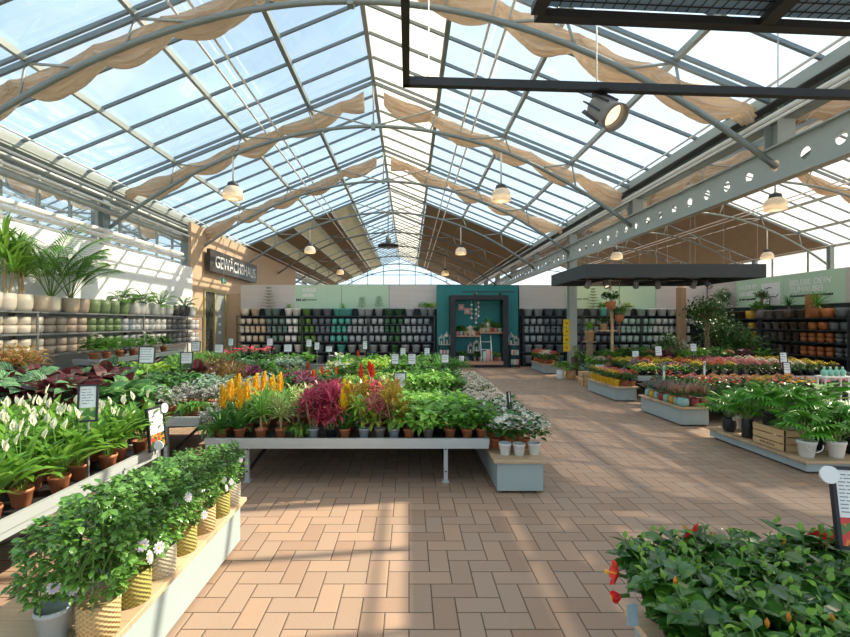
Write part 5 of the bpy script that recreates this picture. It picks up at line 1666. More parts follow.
DESC = {
    'yellow_guzmania': 'yellow orange guzmania bromeliad', 'lemon_vriesea': 'lemon yellow feather bromeliad', 'red_guzmania': 'red spiked bromeliad', 'orange_guzmania': 'orange red bromeliad',
    'green_dracaena': 'green striped dracaena', 'variegated_dracaena': 'cream edged dracaena', 'yellow_dracaena': 'yellow green dracaena', 'red_cordyline': 'crimson leaved cordyline', 'pink_cordyline': 'pink leaved cordyline',
    'yellow_croton': 'yellow orange croton', 'lime_pothos': 'pale green pothos', 'green_bush': 'bright green leafy plant', 'lime_bush': 'lime green leafy plant', 'variegated_bush': 'cream variegated plant', 'dark_bush': 'dark green leafy plant',
    'wine_bush': 'wine purple plant', 'silver_tradescantia': 'silver and purple plant', 'silver_fittonia': 'silver green plant', 'yellow_sedum': 'fine yellow green plant', 'brown_fern': 'brown grassy fern', 'green_fern': 'green fern',
    'trailing_fern': 'small trailing fern', 'calathea': 'striped calathea', 'maroon_calathea': 'maroon leaved calathea', 'mottled_aglaonema': 'large mottled aglaonema', 'peace_lily': 'peace lily', 'white_begonia': 'white flowering begonia',
    'blush_begonia': 'blush flowering begonia', 'white_anthurium': 'white flowered anthurium', 'pink_anthurium': 'pink red anthurium', 'heather': 'dusty red heather', 'lavender': 'grey lilac lavender',
}
_rs = rnd(5)
def row(Y, z, items, where, pots=('terracotta',), scale=1.0, d=.12, h=.10, side='left', group=None, jit=.02, zs=None):
    """items: (picture column, kind[, pot colour]) left to right; the label counts from the left"""
    for i, it in enumerate(items):
        kind = it[1]; c = it[2] if len(it) > 2 else pots[i % len(pots)]
        ds = DESC.get(kind) or kind.replace('_', ' ')
        s = scale * _rs.uniform(.92, 1.08) * (.82 if kind == 'orange_guzmania' else 1)
        place(kind, (sp(it[0], Y), Y + _rs.uniform(-jit, jit), z), '%s, %s from left, %s' % (ds, nth(i), where), 'plant', group or 'plants in the ' + where,
              rz=_rs.uniform(-3, 3), scale=s, pot=('taper', c, d, h), var=_rs.randint(0, 3))

# peace lilies
k = 0
for r_i, Y in enumerate((3.55, 3.36, 3.16, 2.95, 2.73, 2.50, 2.27, 2.04, 1.82)):
    n = int((.934 * Y + .14 - 2.17) / .19) + 1
    for i in range(max(1, n)):
        x = -2.18 - .185 * i - (.05 if r_i % 2 else 0)
        place('peace_lily', (x, Y + _rs.uniform(-.02, .02), .549), 'white peace lily, %s from the aisle in the %s row from the back' % (nth(i), nth(r_i)), 'plant', 'peace lilies on the grey bench',
              rz=_rs.uniform(-3, 3), scale=_rs.uniform(.92, 1.12), pot=('taper', 'terracotta', .12, .10), var=_rs.randint(0, 3))
# large leaves behind
W = 'row of the patterned leaf bench'
row(4.92, .548, [(6, 'calathea'), (30, 'calathea'), (56, 'maroon_calathea'), (82, 'calathea'), (108, 'mottled_aglaonema'), (130, 'mottled_aglaonema'), (150, 'mottled_aglaonema'), (170, 'silver_tradescantia'), (187, 'trailing_fern'), (198, 'trailing_fern')], 'front ' + W, d=.14, h=.12)
row(5.35, .548, [(22, 'calathea'), (48, 'calathea'), (74, 'maroon_calathea'), (100, 'mottled_aglaonema'), (124, 'mottled_aglaonema'), (146, 'mottled_aglaonema'), (165, 'silver_tradescantia'), (183, 'silver_tradescantia'), (200, 'silver_tradescantia'), (215, 'silver_tradescantia')], 'second ' + W, d=.14, h=.12)
row(5.80, .548, [(8, 'calathea'), (34, 'calathea'), (60, 'calathea'), (84, 'maroon_calathea'), (106, 'maroon_calathea'), (128, 'calathea'), (150, 'mottled_aglaonema'), (170, 'dark_bush'), (188, 'silver_tradescantia'), (206, 'silver_fittonia'), (224, 'silver_tradescantia')], 'third ' + W, d=.14, h=.12)
row(6.28, .548, [(12, 'calathea'), (38, 'maroon_calathea'), (62, 'calathea'), (86, 'calathea'), (108, 'maroon_calathea'), (130, 'lime_pothos'), (150, 'dark_bush'), (170, 'dark_bush'), (190, 'dark_bush'), (208, 'silver_fittonia'), (226, 'silver_fittonia'), (241, 'silver_tradescantia')], 'fourth ' + W, d=.14, h=.12)
W = 'row of the brown fern bench'
row(7.35, .498, [(88, 'dark_bush'), (108, 'calathea'), (126, 'lime_bush'), (144, 'lime_pothos'), (162, 'dark_bush'), (180, 'dark_bush'), (198, 'maroon_calathea'), (214, 'brown_fern'), (230, 'brown_fern')], 'front ' + W, scale=1.05)
row(7.8, .498, [(112, 'calathea'), (132, 'lime_pothos'), (150, 'lime_bush'), (168, 'lime_bush'), (186, 'lime_pothos'), (204, 'brown_fern'), (220, 'brown_fern'), (236, 'brown_fern'), (250, 'wine_bush')], 'second ' + W, scale=1.1)
row(8.3, .498, [(122, 'lime_pothos'), (142, 'lime_pothos'), (160, 'lime_bush'), (178, 'lime_bush'), (196, 'green_fern'), (212, 'brown_fern'), (228, 'brown_fern'), (244, 'green_bush'), (258, 'dark_bush')], 'third ' + W, scale=1.15)
row(8.75, .498, [(140, 'lime_bush'), (160, 'lime_bush'), (180, 'green_fern'), (198, 'green_fern'), (216, 'green_fern'), (234, 'dark_bush'), (252, 'dark_bush'), (266, 'green_bush')], 'fourth ' + W, scale=1.15)
W = 'row of the pink anthurium bench'
row(9.8, .498, [(176, 'green_fern'), (192, 'green_fern'), (208, 'green_fern'), (226, 'pink_anthurium'), (242, 'silver_fittonia'), (256, 'silver_fittonia'), (270, 'silver_fittonia'), (284, 'silver_fittonia'), (298, 'silver_fittonia')], 'front ' + W, scale=1.1)
row(10.4, .498, [(184, 'green_fern'), (200, 'green_fern'), (216, 'green_fern'), (230, 'pink_anthurium'), (243, 'pink_anthurium'), (256, 'pink_anthurium'), (269, 'pink_anthurium'), (282, 'silver_fittonia'), (296, 'silver_fittonia')], 'second ' + W, scale=1.15)
row(11.1, .498, [(196, 'green_fern'), (212, 'green_fern'), (226, 'green_fern'), (240, 'pink_anthurium'), (253, 'pink_anthurium'), (266, 'pink_anthurium'), (280, 'green_bush'), (294, 'green_bush'), (308, 'green_bush')], 'third ' + W, scale=1.15)
for i, Y in enumerate((8.4, 8.75, 9.15, 9.6, 10.1, 10.8)):
    kd = ('white_anthurium', 'green_bush', 'green_fern', 'green_bush', 'white_anthurium', 'dark_bush')[i]
    place(kd, (-6.05, Y, .878), '%s in a clay pot, %s from the front on the raised bench' % (DESC.get(kd), nth(i)), 'plant', 'plants on the raised bench by the left wall', scale=1.15, pot=('taper', 'terracotta', .17, .15), rz=i, var=i)
for i, (px, Y) in enumerate(((4, 6.75), (26, 6.85), (14, 7.15))):
    b_ = place('autumn_coleus', (sp(px, Y), Y, .0), 'tall red and yellow coleus on the floor by the left shelves, %s from the front' % nth(i), 'plant', 'tall coleus by the left shelves', scale=1.15, pot=('taper', 'charcoal', .34, .92), rz=i * 2, var=i)

# bromeliad bench
W = 'row of the bromeliad bench'; g = 'light grey'
row(4.47, .428, [(213, 'trailing_fern'), (222, 'yellow_guzmania'), (239, 'yellow_guzmania'), (261, 'green_dracaena'), (281, 'variegated_dracaena'), (299, 'trailing_fern'), (313, 'red_cordyline', g), (331, 'red_cordyline', 'charcoal'), (345, 'lemon_vriesea'), (364, 'yellow_dracaena', g), (380, 'pink_cordyline', 'grey brown'), (394, 'yellow_croton', g), (409, 'lime_pothos'), (428, 'lime_pothos', 'grey brown'), (450, 'green_bush'), (467, 'green_bush'), (482, 'green_bush')], 'front ' + W, jit=.01)
row(4.74, .428, [(216, 'silver_tradescantia'), (231, 'yellow_guzmania'), (248, 'yellow_guzmania'), (264, 'green_dracaena'), (282, 'green_dracaena'), (299, 'variegated_dracaena'), (314, 'red_cordyline'), (331, 'red_cordyline'), (348, 'lemon_vriesea'), (364, 'yellow_croton'), (380, 'pink_cordyline'), (395, 'yellow_croton'), (412, 'lime_pothos'), (430, 'lime_pothos'), (447, 'green_bush'), (463, 'green_bush'), (478, 'green_bush')], 'second ' + W, scale=1.04)
row(5.06, .428, [(222, 'silver_tradescantia'), (240, 'yellow_guzmania'), (257, 'yellow_guzmania'), (273, 'yellow_guzmania'), (289, 'variegated_dracaena'), (305, 'variegated_dracaena'), (320, 'red_cordyline'), (336, 'red_cordyline'), (352, 'lemon_vriesea'), (367, 'lemon_vriesea'), (383, 'red_cordyline'), (399, 'lime_pothos'), (416, 'lime_pothos'), (433, 'lime_pothos'), (449, 'green_bush'), (465, 'green_bush')], 'third ' + W, scale=1.05)
row(5.45, .428, [(232, 'silver_tradescantia'), (249, 'silver_tradescantia'), (265, 'yellow_guzmania'), (281, 'yellow_guzmania'), (297, 'variegated_bush'), (313, 'variegated_bush'), (328, 'yellow_sedum'), (344, 'yellow_sedum'), (360, 'dark_bush'), (376, 'pink_cordyline'), (392, 'lime_bush'), (409, 'lime_pothos'), (426, 'green_bush'), (443, 'green_bush'), (459, 'green_bush')], 'fourth ' + W)
row(5.95, .428, [(240, 'silver_fittonia'), (257, 'silver_tradescantia'), (273, 'yellow_guzmania'), (289, 'dark_bush'), (305, 'lime_bush'), (321, 'variegated_bush'), (337, 'wine_bush'), (353, 'lime_bush'), (369, 'green_bush'), (385, 'lime_bush'), (402, 'green_bush'), (420, 'green_bush'), (438, 'green_bush'), (455, 'green_bush')], 'fifth ' + W, scale=.85)
W = 'row of the second bench'
row(7.05, .428, [(256, 'silver_tradescantia'), (272, 'silver_fittonia'), (288, 'dark_bush'), (302, 'wine_bush'), (316, 'wine_bush'), (331, 'dark_bush'), (346, 'yellow_sedum'), (361, 'red_guzmania'), (373, 'red_guzmania'), (386, 'variegated_bush'), (400, 'variegated_bush'), (414, 'lime_pothos'), (429, 'lime_pothos'), (443, 'lime_pothos'), (457, 'green_bush')], 'front ' + W)
row(7.45, .428, [(256, 'silver_fittonia'), (271, 'silver_fittonia'), (286, 'wine_bush'), (300, 'wine_bush'), (314, 'orange_guzmania'), (328, 'orange_guzmania'), (342, 'yellow_sedum'), (356, 'yellow_sedum'), (369, 'red_guzmania'), (383, 'green_bush'), (397, 'variegated_bush'), (411, 'green_bush'), (425, 'lime_pothos'), (440, 'lime_pothos'), (454, 'green_bush')], 'second ' + W)
row(7.9, .428, [(266, 'silver_fittonia'), (281, 'dark_bush'), (295, 'wine_bush'), (309, 'wine_bush'), (322, 'orange_guzmania'), (336, 'orange_guzmania'), (350, 'yellow_sedum'), (364, 'yellow_sedum'), (379, 'lime_bush'), (394, 'green_bush'), (409, 'green_bush'), (424, 'green_bush'), (438, 'green_bush'), (451, 'green_bush')], 'third ' + W)
row(8.45, .428, [(280, 'green_bush'), (294, 'variegated_bush'), (308, 'orange_guzmania'), (322, 'variegated_bush'), (334, 'white_anthurium'), (347, 'white_anthurium'), (361, 'lime_bush'), (375, 'lime_bush'), (389, 'green_bush'), (403, 'green_bush'), (417, 'green_bush'), (431, 'dark_bush'), (445, 'dark_bush')], 'fourth ' + W)
W = 'row of the third bench'
row(9.65, .428, [(334, 'variegated_bush'), (347, 'lime_bush'), (360, 'green_bush'), (373, 'lime_bush'), (386, 'lime_bush'), (399, 'green_bush'), (412, 'green_bush'), (425, 'green_bush'), (438, 'green_bush'), (450, 'green_fern'), (461, 'green_fern')], 'front ' + W, scale=1.1)
row(10.15, .428, [(338, 'white_anthurium'), (350, 'variegated_bush'), (363, 'lime_bush'), (376, 'lime_bush'), (389, 'lime_bush'), (402, 'green_bush'), (415, 'green_bush'), (428, 'dark_bush'), (441, 'green_fern'), (453, 'green_fern')], 'second ' + W, scale=1.1)
row(10.7, .428, [(341, 'silver_fittonia'), (353, 'green_bush'), (366, 'lime_bush'), (379, 'lime_bush'), (392, 'green_bush'), (405, 'dark_bush'), (418, 'green_bush'), (431, 'green_fern'), (443, 'green_fern')], 'third ' + W, scale=1.15)
row(11.3, .428, [(345, 'green_bush'), (358, 'orange_guzmania'), (371, 'green_bush'), (384, 'lime_bush'), (397, 'green_bush'), (410, 'green_bush'), (423, 'dark_bush'), (436, 'dark_bush')], 'fourth ' + W, scale=1.2)

# white and blush flowers on the end boxes
for i, (px, Y) in enumerate(((505, 4.27), (519, 4.25), (534, 4.27))):
    place('white_begonia', (sp(px, Y), Y, .32), 'white flowering begonia in a white pot, %s from the left at the box front' % nth(i), 'plant', 'white begonias in white pots', rz=i * 2, scale=1.0, pot=('taper', 'white', .125, .115), var=i)
for r_i, Y in enumerate((4.5, 4.76, 5.03, 5.32, 5.62, 5.94, 6.27)):
    for i, x in enumerate((.88, 1.04, 1.19)):
        if r_i == 0 and i == 0: pass
        place('white_begonia' if r_i < 4 else 'blush_begonia', (x, Y, .32), '%s flowering begonia, %s from left, %s row behind the white pots' % ('white' if r_i < 4 else 'blush', nth(i), nth(r_i)), 'plant', 'begonias on the end box', rz=r_i + i, scale=_rs.uniform(.9, 1.08), pot=('taper', 'terracotta', .115, .10), var=r_i + i)
for r_i, Y in enumerate((6.85, 7.15, 7.45, 7.8, 8.15, 8.5)):
    for i, x in enumerate((1.0, 1.22)):
        place('blush_begonia', (x, Y, .32), 'blush flowering begonia, %s from left, %s row of the second end box' % (nth(i), nth(r_i)), 'plant', 'begonias on the second end box', rz=r_i + i, scale=1.05, pot=('taper', 'terracotta', .115, .10), var=i)

# passion flowers in baskets
WK = {'tan': wickermat('tan_woven_basket', (.42, .27, .11), (.62, .45, .22)), 'olive': wickermat('olive_woven_basket', (.26, .22, .04), (.46, .40, .11)), 'cream': wickermat('cream_woven_basket', (.55, .47, .33), (.72, .63, .48))}
def basket(c):
    b = MB(); b.lathe([(.46, 0), (.48, .02), (.5, .5), (.5, .97), (.49, 1), (.46, 1), (.45, .86)], 28); return b.mesh('woven_basket', WK[c], True)
BK = {c: basket(c) for c in WK}
for i, (Y, c) in enumerate(zip((1.80, 2.02, 2.24, 2.46, 2.70, 2.92, 3.10), ('tan', 'olive', 'cream', 'olive', 'tan', 'olive', 'cream'))):
    place('passion_flower', (-1.275, Y, .325), 'passion flower in a %s woven basket, %s from the front along the aisle edge' % (c, nth(i)), 'plant', 'passion flowers in baskets', rz=[.4, .1, .5, -.1, .3, 0, .2][i], scale=.92 - .055 * i, pot=('', c, .155, .145, BK[c]), var=i)
for i, Y in enumerate((1.78, 2.0, 2.25, 2.5, 2.74, 2.98)):
    place('passion_flower', (-1.44 - .03 * min(i, 3), Y, .325), 'passion flower in a grey nursery pot, %s from the front behind the baskets' % nth(i), 'plant', 'passion flowers in grey pots', rz=i * 1.3, scale=.72 - .03 * i, pot=('taper', 'light grey', .14, .13), var=i + 1)

# hibiscus
n = 0
for r_i, Y in enumerate((1.93, 1.72, 1.50, 1.29)):
    for i, x in enumerate([q - (.0, .06, .06, .04)[r_i] for q in (1.10, 1.33, 1.56, 1.79, 2.02)]):
        if x > Y * 1.03 + .16: continue
        t = place('hibiscus', (x + .03 * (r_i % 2), Y, .30), 'glossy leaved hibiscus, %s from left in the %s row from the aisle' % (nth(i), nth(r_i)), 'plant', 'hibiscus plants on the low box', rz=r_i * 1.7 + i * 2.1, scale=.90 + .06 * ((i + r_i) % 2), pot=('taper', 'charcoal', .13, .085), var=i + r_i * 2)
        fl = {(0, 0): (-.20, -.05, .22, 2.9, .2), (0, 1): (-.03, .06, .335, 2.3, .6), (0, 3): (.07, .03, .325, 1.2, .8)}.get((r_i, i))
        if fl:
            o = hib_flower(_rs, fl[:3], fl[3], fl[4]).build('flower', [LM['hib_red'], LM['yellow_petal'], LM['hibiscus']], t); o['label'] = 'red hibiscus flower'; o.rotation_euler = (0, 0, 0)
            o.matrix_parent_inverse = Matrix.Rotation(-(r_i * 1.7 + i * 2.1), 4, 'Z')
        if (r_i, i) == (0, 0):
            o = hib_flower(_rs, (-.215, -.10, .16), 3.0, -.2, .04, True).build('flower_bud', [LM['hib_red'], LM['yellow_petal'], LM['hibiscus']], t); o['label'] = 'half closed red flower'
            o.matrix_parent_inverse = Matrix.Rotation(-(r_i * 1.7 + i * 2.1), 4, 'Z')
            b = MB(); b.box(-.185, -.14, -.095, -.092, .03, .12); b.tube([(-.16, -.093, .118), (-.12, -.05, .17), (-.05, 0, .16)], .002, 4); o = b.build('plant_tag', mat('pale_blue_plant_tag', (.45, .60, .66), rough=.4, var=.15, scale=40), t); o['label'] = 'pale blue paper tag'
            o.matrix_parent_inverse = Matrix.Rotation(-(r_i * 1.7 + i * 2.1), 4, 'Z')

# fan palms on the low platform, crate
def crate(x0, x1, y0, y1, z, h, label):
    cx, cy = (x0 + x1) / 2, (y0 + y1) / 2; t = thing('wooden_crate', label, 'crate', (cx, cy, z)); hx, hy = (x1 - x0) / 2, (y1 - y0) / 2
    for k in range(3):
        a, c = h * k / 3 + .006, h * (k + 1) / 3 - .006
        for q in ((-hx, hx, -hy, -hy + .012), (-hx, hx, hy - .012, hy), (-hx, -hx + .012, -hy, hy), (hx - .012, hx, -hy, hy)):
            b = MB(); b.box(*q, a, c); b.build('slat', M['crate'], t)
    for sx in (-1, 1):
        for sy in (-1, 1):
            b = MB(); b.box(sx * (hx - .027) - .014, sx * (hx - .027) + .014, sy * (hy - .027) - .014, sy * (hy - .027) + .014, 0, h); b.build('corner_post', M['crate'], t)
    b = MB(); b.box(-hx + .012, hx - .012, -hy + .012, hy - .012, h - .03, h - .01); b.build('top_panel', M['crate'], t)
    b = MB(); r = rnd(3); y = -hy + .14
    while y < hy - .12: b.box(-hx - .001, -hx, y, y + .012, .03, .05 + .015 * r.random()); y += .022
    b.build('stamped_print', M['ink'], t)
    return t
crate(4.23, 4.56, 4.93, 5.40, .145, .245, 'pine slatted crate with two palms on top at the platform edge')
zc_ = .145 + .245 - .01
pal = [(4.30, 5.88, .145, 'charcoal', 'egg', .17, .20, 'black pot with a small round tag, far end of the platform'), (4.58, 6.0, .145, 'white', 'taper', .18, .18, 'white pot, behind the farthest black pot'),
       (4.30, 5.56, .145, 'charcoal', 'cylinder', .13, .24, 'tall black pot, just beyond the crate'), (4.32, 5.26, zc_, 'charcoal', 'taper', .16, .17, 'black pot on top of the crate'),
       (4.42, 5.04, zc_, 'white', 'taper', .19, .18, 'white pot on top of the crate'), (4.33, 4.77, .145, 'white', 'taper', .18, .18, 'white pot with a loop handle, before the crate'),
       (4.64, 4.76, .145, 'white', 'taper', .18, .18, 'white pot at the front edge, beside the loop handle pot'), (4.72, 5.06, .145, 'charcoal', 'taper', .18, .19, 'black pot behind the two front white pots'),
       (4.95, 4.9, .145, 'charcoal', 'taper', .18, .19, 'black pot at the frame edge of the platform'), (4.85, 5.5, .145, 'charcoal', 'taper', .18, .19, 'black pot behind the crate'), (5.2, 5.2, .145, 'white', 'taper', .18, .19, 'white pot deep in the platform')]
for i, (x, y, z, c, s, d, h, lb) in enumerate(pal):
    t = place('fan_palm', (x, y, z), 'fan palm in a ' + lb, 'plant', 'fan palms on the low platform', rz=i * 1.1, scale=1.0, pot=(s, c, d, h), var=i)
    if i == 5:
        b = MB(); b.tube([(-.09 * math.cos(a), -.095 - .02 * math.sin(a), .15 - .07 * math.sin(a)) for a in [PI * q / 10 for q in range(11)]], .006, 5); b.build('handle', PM['white'], t).matrix_parent_inverse = Matrix.Rotation(-i * 1.1, 4, 'Z')
    if i == 0:
        b = MB(); b.lathe([(.001, 0), (.028, 0), (.028, .004), (.001, .004)], 12, M=Matrix.Translation((0, -.088, .19)) @ Matrix.Rotation(PI / 2, 4, 'X')); b.build('round_tag', PM['cream'], t).matrix_parent_inverse = Matrix.Rotation(0, 4, 'Z')
place('fiddle_leaf_fig', (5.5, 5.75, .145), 'fiddle leaf fig with large round leaves at the right edge behind the palms', 'plant', None, scale=1.1, pot=('taper', 'charcoal', .18, .18))
# bottle carrier
t = thing('bottle_carrier', 'white wire carrier holding pale green glass globes above the palms', 'carrier', (6.2, 6.4, 0)); cx = 0
for s in (-.17, .17):
    for q in (-.06, .06):
        b = MB(); b.tube([(s, q, 0), (s, q, .81)], .012, 6); b.build('leg', PM['white'], t)
b = MB(); b.box(-.2, .2, -.08, .08, .81, .83); b.build('tray', PM['white'], t)
M['greenglass'] = mat('pale_green_glass', (.22, .50, .38), rough=.1, spec=.8)
for k in range(4):
    o = thing('glass_globe', 'pale green glass globe in the white carrier, %s from the left' % nth(k), 'globe', (6.2 - .135 + .09 * k, 6.4, .83), group='green glass globes')
    b = MB(); b.lathe([(.02, 0), (.038, .015), (.044, .045), (.036, .075), (.016, .092), (.012, .12)], 14); b.build('body', M['greenglass'], o, True)
    b = MB(); b.lathe([(.014, .12), (.014, .13)], 8); b.build('stopper', PM['white'], o)

# right flower benches
for i, (Y, c, kd) in enumerate(zip((7.82, 7.68, 7.54, 7.40, 7.26, 7.11, 6.97), ('pale teal', 'mustard', 'pale teal', 'dusty red', 'pale teal', 'mustard', 'pale teal'), ('lavender', 'lavender', 'lavender', 'heather', 'lavender', 'heather', 'heather'))):
    place(kd, (4.275, Y, .30), '%s in round %s pot, %s from the far box end' % (kd, c, nth(i)), 'plant', 'round coloured pots on the grey box', scale=.8, pot=('egg', c, .118, .12), rz=i, var=i)
for i, (x, c, d) in enumerate(((4.28, 'pale teal', .17), (4.45, 'dusty red', .14), (4.60, 'dusty red', .13))):
    place('heather', (x, 6.84, .30), 'heather in round %s pot, %s from left at the box front' % (c, nth(i)), 'plant', 'round pots at the box front', scale=1.0, pot=('egg', c, d, .13), rz=i, var=i)
for r_i, Y in enumerate((7.0, 7.2, 7.42, 7.65, 7.85)):
    for i, x in enumerate((4.42, 4.58)):
        kd = ('heather', 'lavender')[(r_i + i) % 2]
        if Y < 7.05: Y = 7.06
        place(kd, (x, Y, .30), '%s, %s from the aisle in the %s row behind the round pots' % (DESC[kd], nth(i), nth(r_i)), 'plant', 'heathers behind the round pots', scale=.95, pot=('taper', 'terracotta', .11, .10), rz=i + r_i, var=i)
for i in range(8):
    Y = 10.2 - i * .165; kd = ('yellow', 'yellow', 'orange', 'yellow', 'pink', 'yellow', 'yellow', 'orange')[i] + '_kalanchoe'
    place(kd, (4.29, Y, .30), '%s in a bright yellow pot, %s from the far end of the box edge' % (kd.replace('_', ' '), nth(i)), 'plant', 'kalanchoes in yellow pots', scale=.95, pot=('taper', 'bright yellow', .13, .13), rz=i, var=i)
for i, (x, c) in enumerate(((4.46, 'pink'), (4.60, 'red'))):
    place(c + '_kalanchoe', (x, 9.02, .30), '%s kalanchoe in a clay pot at the front of the yellow pot box' % c, 'plant', None, scale=1.15, pot=('taper', 'terracotta', .12, .10))
for r_i, Y in enumerate((9.25, 9.5, 9.75, 10.0)):
    for i, x in enumerate((4.44, 4.58)):
        c = ('pink', 'magenta', 'red', 'green')[(r_i * 2 + i) % 3]
        place(c + '_kalanchoe', (x, Y, .30), '%s kalanchoe, %s from the aisle in the %s row behind the yellow pots' % (c, nth(i), nth(r_i)), 'plant', 'kalanchoes behind the yellow pots', scale=1.05, pot=('taper', 'terracotta', .12, .10), var=i)

def flowerrow(Y, z, x0, step, kinds, where, scale=1.0, c='charcoal'):
    for i, kd in enumerate(kinds):
        place(kd, (x0 + step * i, Y + _rs.uniform(-.02, .02), z), '%s, %s from left, %s' % (kd.replace('_', ' '), nth(i), where), 'plant', 'flowers in the ' + where, rz=_rs.uniform(-3, 3), scale=scale * _rs.uniform(.93, 1.07), pot=('taper', c, .12, .10), var=_rs.randint(0, 1))
g = lambda s: [{'r': 'red', 'o': 'orange', 'y': 'yellow', 'p': 'pink', 's': 'salmon', 'm': 'magenta', 'w': 'white', 'b': 'blush', 'u': 'purple'}[q] for q in s]
for r_i, (Y, s, kk) in enumerate(((7.12, 'rsrprpoyoprs', 'gerbera'), (7.45, 'rrspryrorypsp', 'gerbera'), (7.8, 'rprsrpoyrposy', 'gerbera'), (8.2, 'rrsropyosoyos', 'kalanchoe'), (8.6, 'rruposyosoyso', 'kalanchoe'))):
    flowerrow(Y, .328, 4.88, .215, [q + '_' + (kk if i > 2 else 'gerbera') for i, q in enumerate(g(s))], '%s row of the gerbera bench' % nth(r_i), .85)
for r_i, (Y, s, kk) in enumerate(((9.3, 'yyuyuyrrymmpmbbyyy', 'primrose'), (9.62, 'uyyuprymrmmpmbwyyy', 'primrose'), (9.95, 'yupyyryrmmpmpbbyyy', 'kalanchoe'), (10.3, 'yyrryyrrmmppmbwyyy', 'kalanchoe'), (10.68, 'pyyryrrymmmpmbbyyy', 'kalanchoe'))):
    ks = [q + '_' + (kk if i < 5 else 'kalanchoe') for i, q in enumerate(g(s))]
    flowerrow(Y, .458, 4.90, .24, ks, '%s row of the kalanchoe bench' % nth(r_i), 1.15)
for r_i, Y in enumerate((11.8, 12.3, 12.75)):
    for i in range(9):
        kd = ('dark_bush', 'green_bush', 'salmon_kalanchoe', 'green_fern', 'wine_bush')[(i * 2 + r_i) % 5]
        place(kd, (6.05 + .43 * i, Y, .498), '%s, %s from the left in the %s row under the canopy' % (DESC.get(kd) or kd.replace('_', ' '), nth(i), nth(r_i)), 'plant', 'plants under the black canopy', rz=i, scale=1.3, pot=('taper', 'charcoal', .15, .12), var=i)
k = 0
for r_i, Y in enumerate((13.85, 14.15, 14.45, 14.75, 15.05)):
    for i, x in enumerate((4.33, 4.48, 4.63)):
        c = ('white', 'red', 'blush', 'magenta', 'pink')[(r_i * 2 + i * 3) % 5]; 
        place(c + '_kalanchoe', (x, Y, .30), '%s flowers, %s from the left in the %s row of the far grey box' % (c, nth(i), nth(r_i)), 'plant', 'flowers on the far grey box', scale=1.45, pot=('taper', 'terracotta', .12, .10), var=i, name=c + '_cyclamen')

# plants on the floor around the grey pillar, crates, hanging pots
spec = [('green_fern', 560.5, 12.6, 'white', .22, .26, 1.1, 'fern in a white pot on the floor left of the pillar'), ('small_parlour_palm', 571, 12.5, 'kraft', .26, .26, .8, 'small palm in a kraft basket on the floor before the pillar'),
        ('dark_bush', 582, 13.0, 'charcoal', .24, .5, 1.4, 'dark leafy plant in a tall black pot by the pillar'), ('schefflera', 575, 13.4, 'brown', .26, .55, .7, 'umbrella plant in a brown pot behind the pillar'),
        ('lime_pothos', 594, 12.2, 'white', .22, .45, 1.3, 'pale pothos in a tall white planter by the yellow pots'), ('green_bush', 606, 12.0, 'kraft', .26, .62, 1.5, 'green plant in a tall kraft planter by the yellow pots'),
        ('small_parlour_palm', 618, 12.2, 'dark brown', .26, .62, .9, 'small palm in a tall dark planter right of the hanging pots'), ('blush_begonia', 600, 11.6, 'white', .22, .5, 1.2, 'blush begonia in a white planter behind the yellow pots'),
        ('silver_fittonia', 588, 11.7, 'white', .2, .3, 1.2, 'silver green plant in a white pot behind the yellow pots')]
for i, (kd, px, Y, c, d, h, s, lb) in enumerate(spec):
    place(kd, (sp(px, Y), Y, 0), lb, 'plant', None, scale=s, pot=('cylinder', c, d, h), rz=i, var=i)
crate(sp(581, 11.2), sp(594, 11.2), 11.05, 11.4, 0, .36, 'dark stained crate on the floor beside the yellow pot box')
t = thing('plant_stand', 'tall wooden stake stand with round boards for hanging pots', 'plant stand', (sp(612, 12.3), 12.3, 0))
b = MB(); b.lathe([(.2, 0), (.2, .03)], 16); b.build('base', M['bark'], t)
b = MB(); b.box(-.03, .03, -.03, .03, .03, 2.25); b.build('pole', M['crate'], t)
for z, s in ((1.40, -.26),):
    b = MB(); b.box(min(0, s) - .1, max(0, s) + .1, -.11, .11, z - .03, z); b.build('board', M['crate'], t)
place('dark_bush', (sp(612, 12.3) - .24, 12.3, 1.40), 'dark plant in a kraft pot on the board of the stake stand', 'plant', None, scale=.85, pot=('taper', 'kraft', .2, .18))
def hanging(kd, px, Y, z, c, ztop, lb, scale=1.0, d=.24):
    t = place(kd, (sp(px, Y), Y, z), lb, 'hanging plant', 'hanging pots under the canopy', scale=scale, pot=('bowl', c, d, .20))
    b = MB()
    for k in range(3):
        a = k * 2.094; b.tube([(d * .5 * math.cos(a), d * .5 * math.sin(a), .19), (d * .3 * math.cos(a), d * .3 * math.sin(a), .42), (0, 0, .62), (0, 0, ztop - z)], .008, 4)
        b.tube([(d * .5 * math.cos(a), d * .5 * math.sin(a), .19), (d * .25 * math.cos(a), d * .25 * math.sin(a), .03), (0, 0, -.06), (0, 0, -.35)], .008, 4)
    b.build('rope_hanger', M['cane'], t)
hanging('dark_bush', 610.5, 11.85, 1.98, 'terracotta', 2.80, 'plant in a clay bowl hanging by ropes, upper one under the canopy', 1.2, .27)
hanging('green_fern', 619.5, 12.1, 1.62, 'terracotta', 2.80, 'fern in a clay bowl hanging by ropes, lower one under the canopy', 1.1)
t = thing('plant_pedestal', 'dark square pedestal under the bromeliad in the white banded pot', 'pedestal', (sp(589.5, 12.4), 12.4, 0))
b = MB(); b.box(-.13, .13, -.13, .13, 0, .03); b.build('base', M['bark'], t)
b = MB(); b.box(-.07, .07, -.07, .07, .03, 1.05); b.build('column', M['bark'], t)
b = MB(); b.box(-.15, .15, -.15, .15, 1.05, 1.09); b.build('top_plate', M['bark'], t)
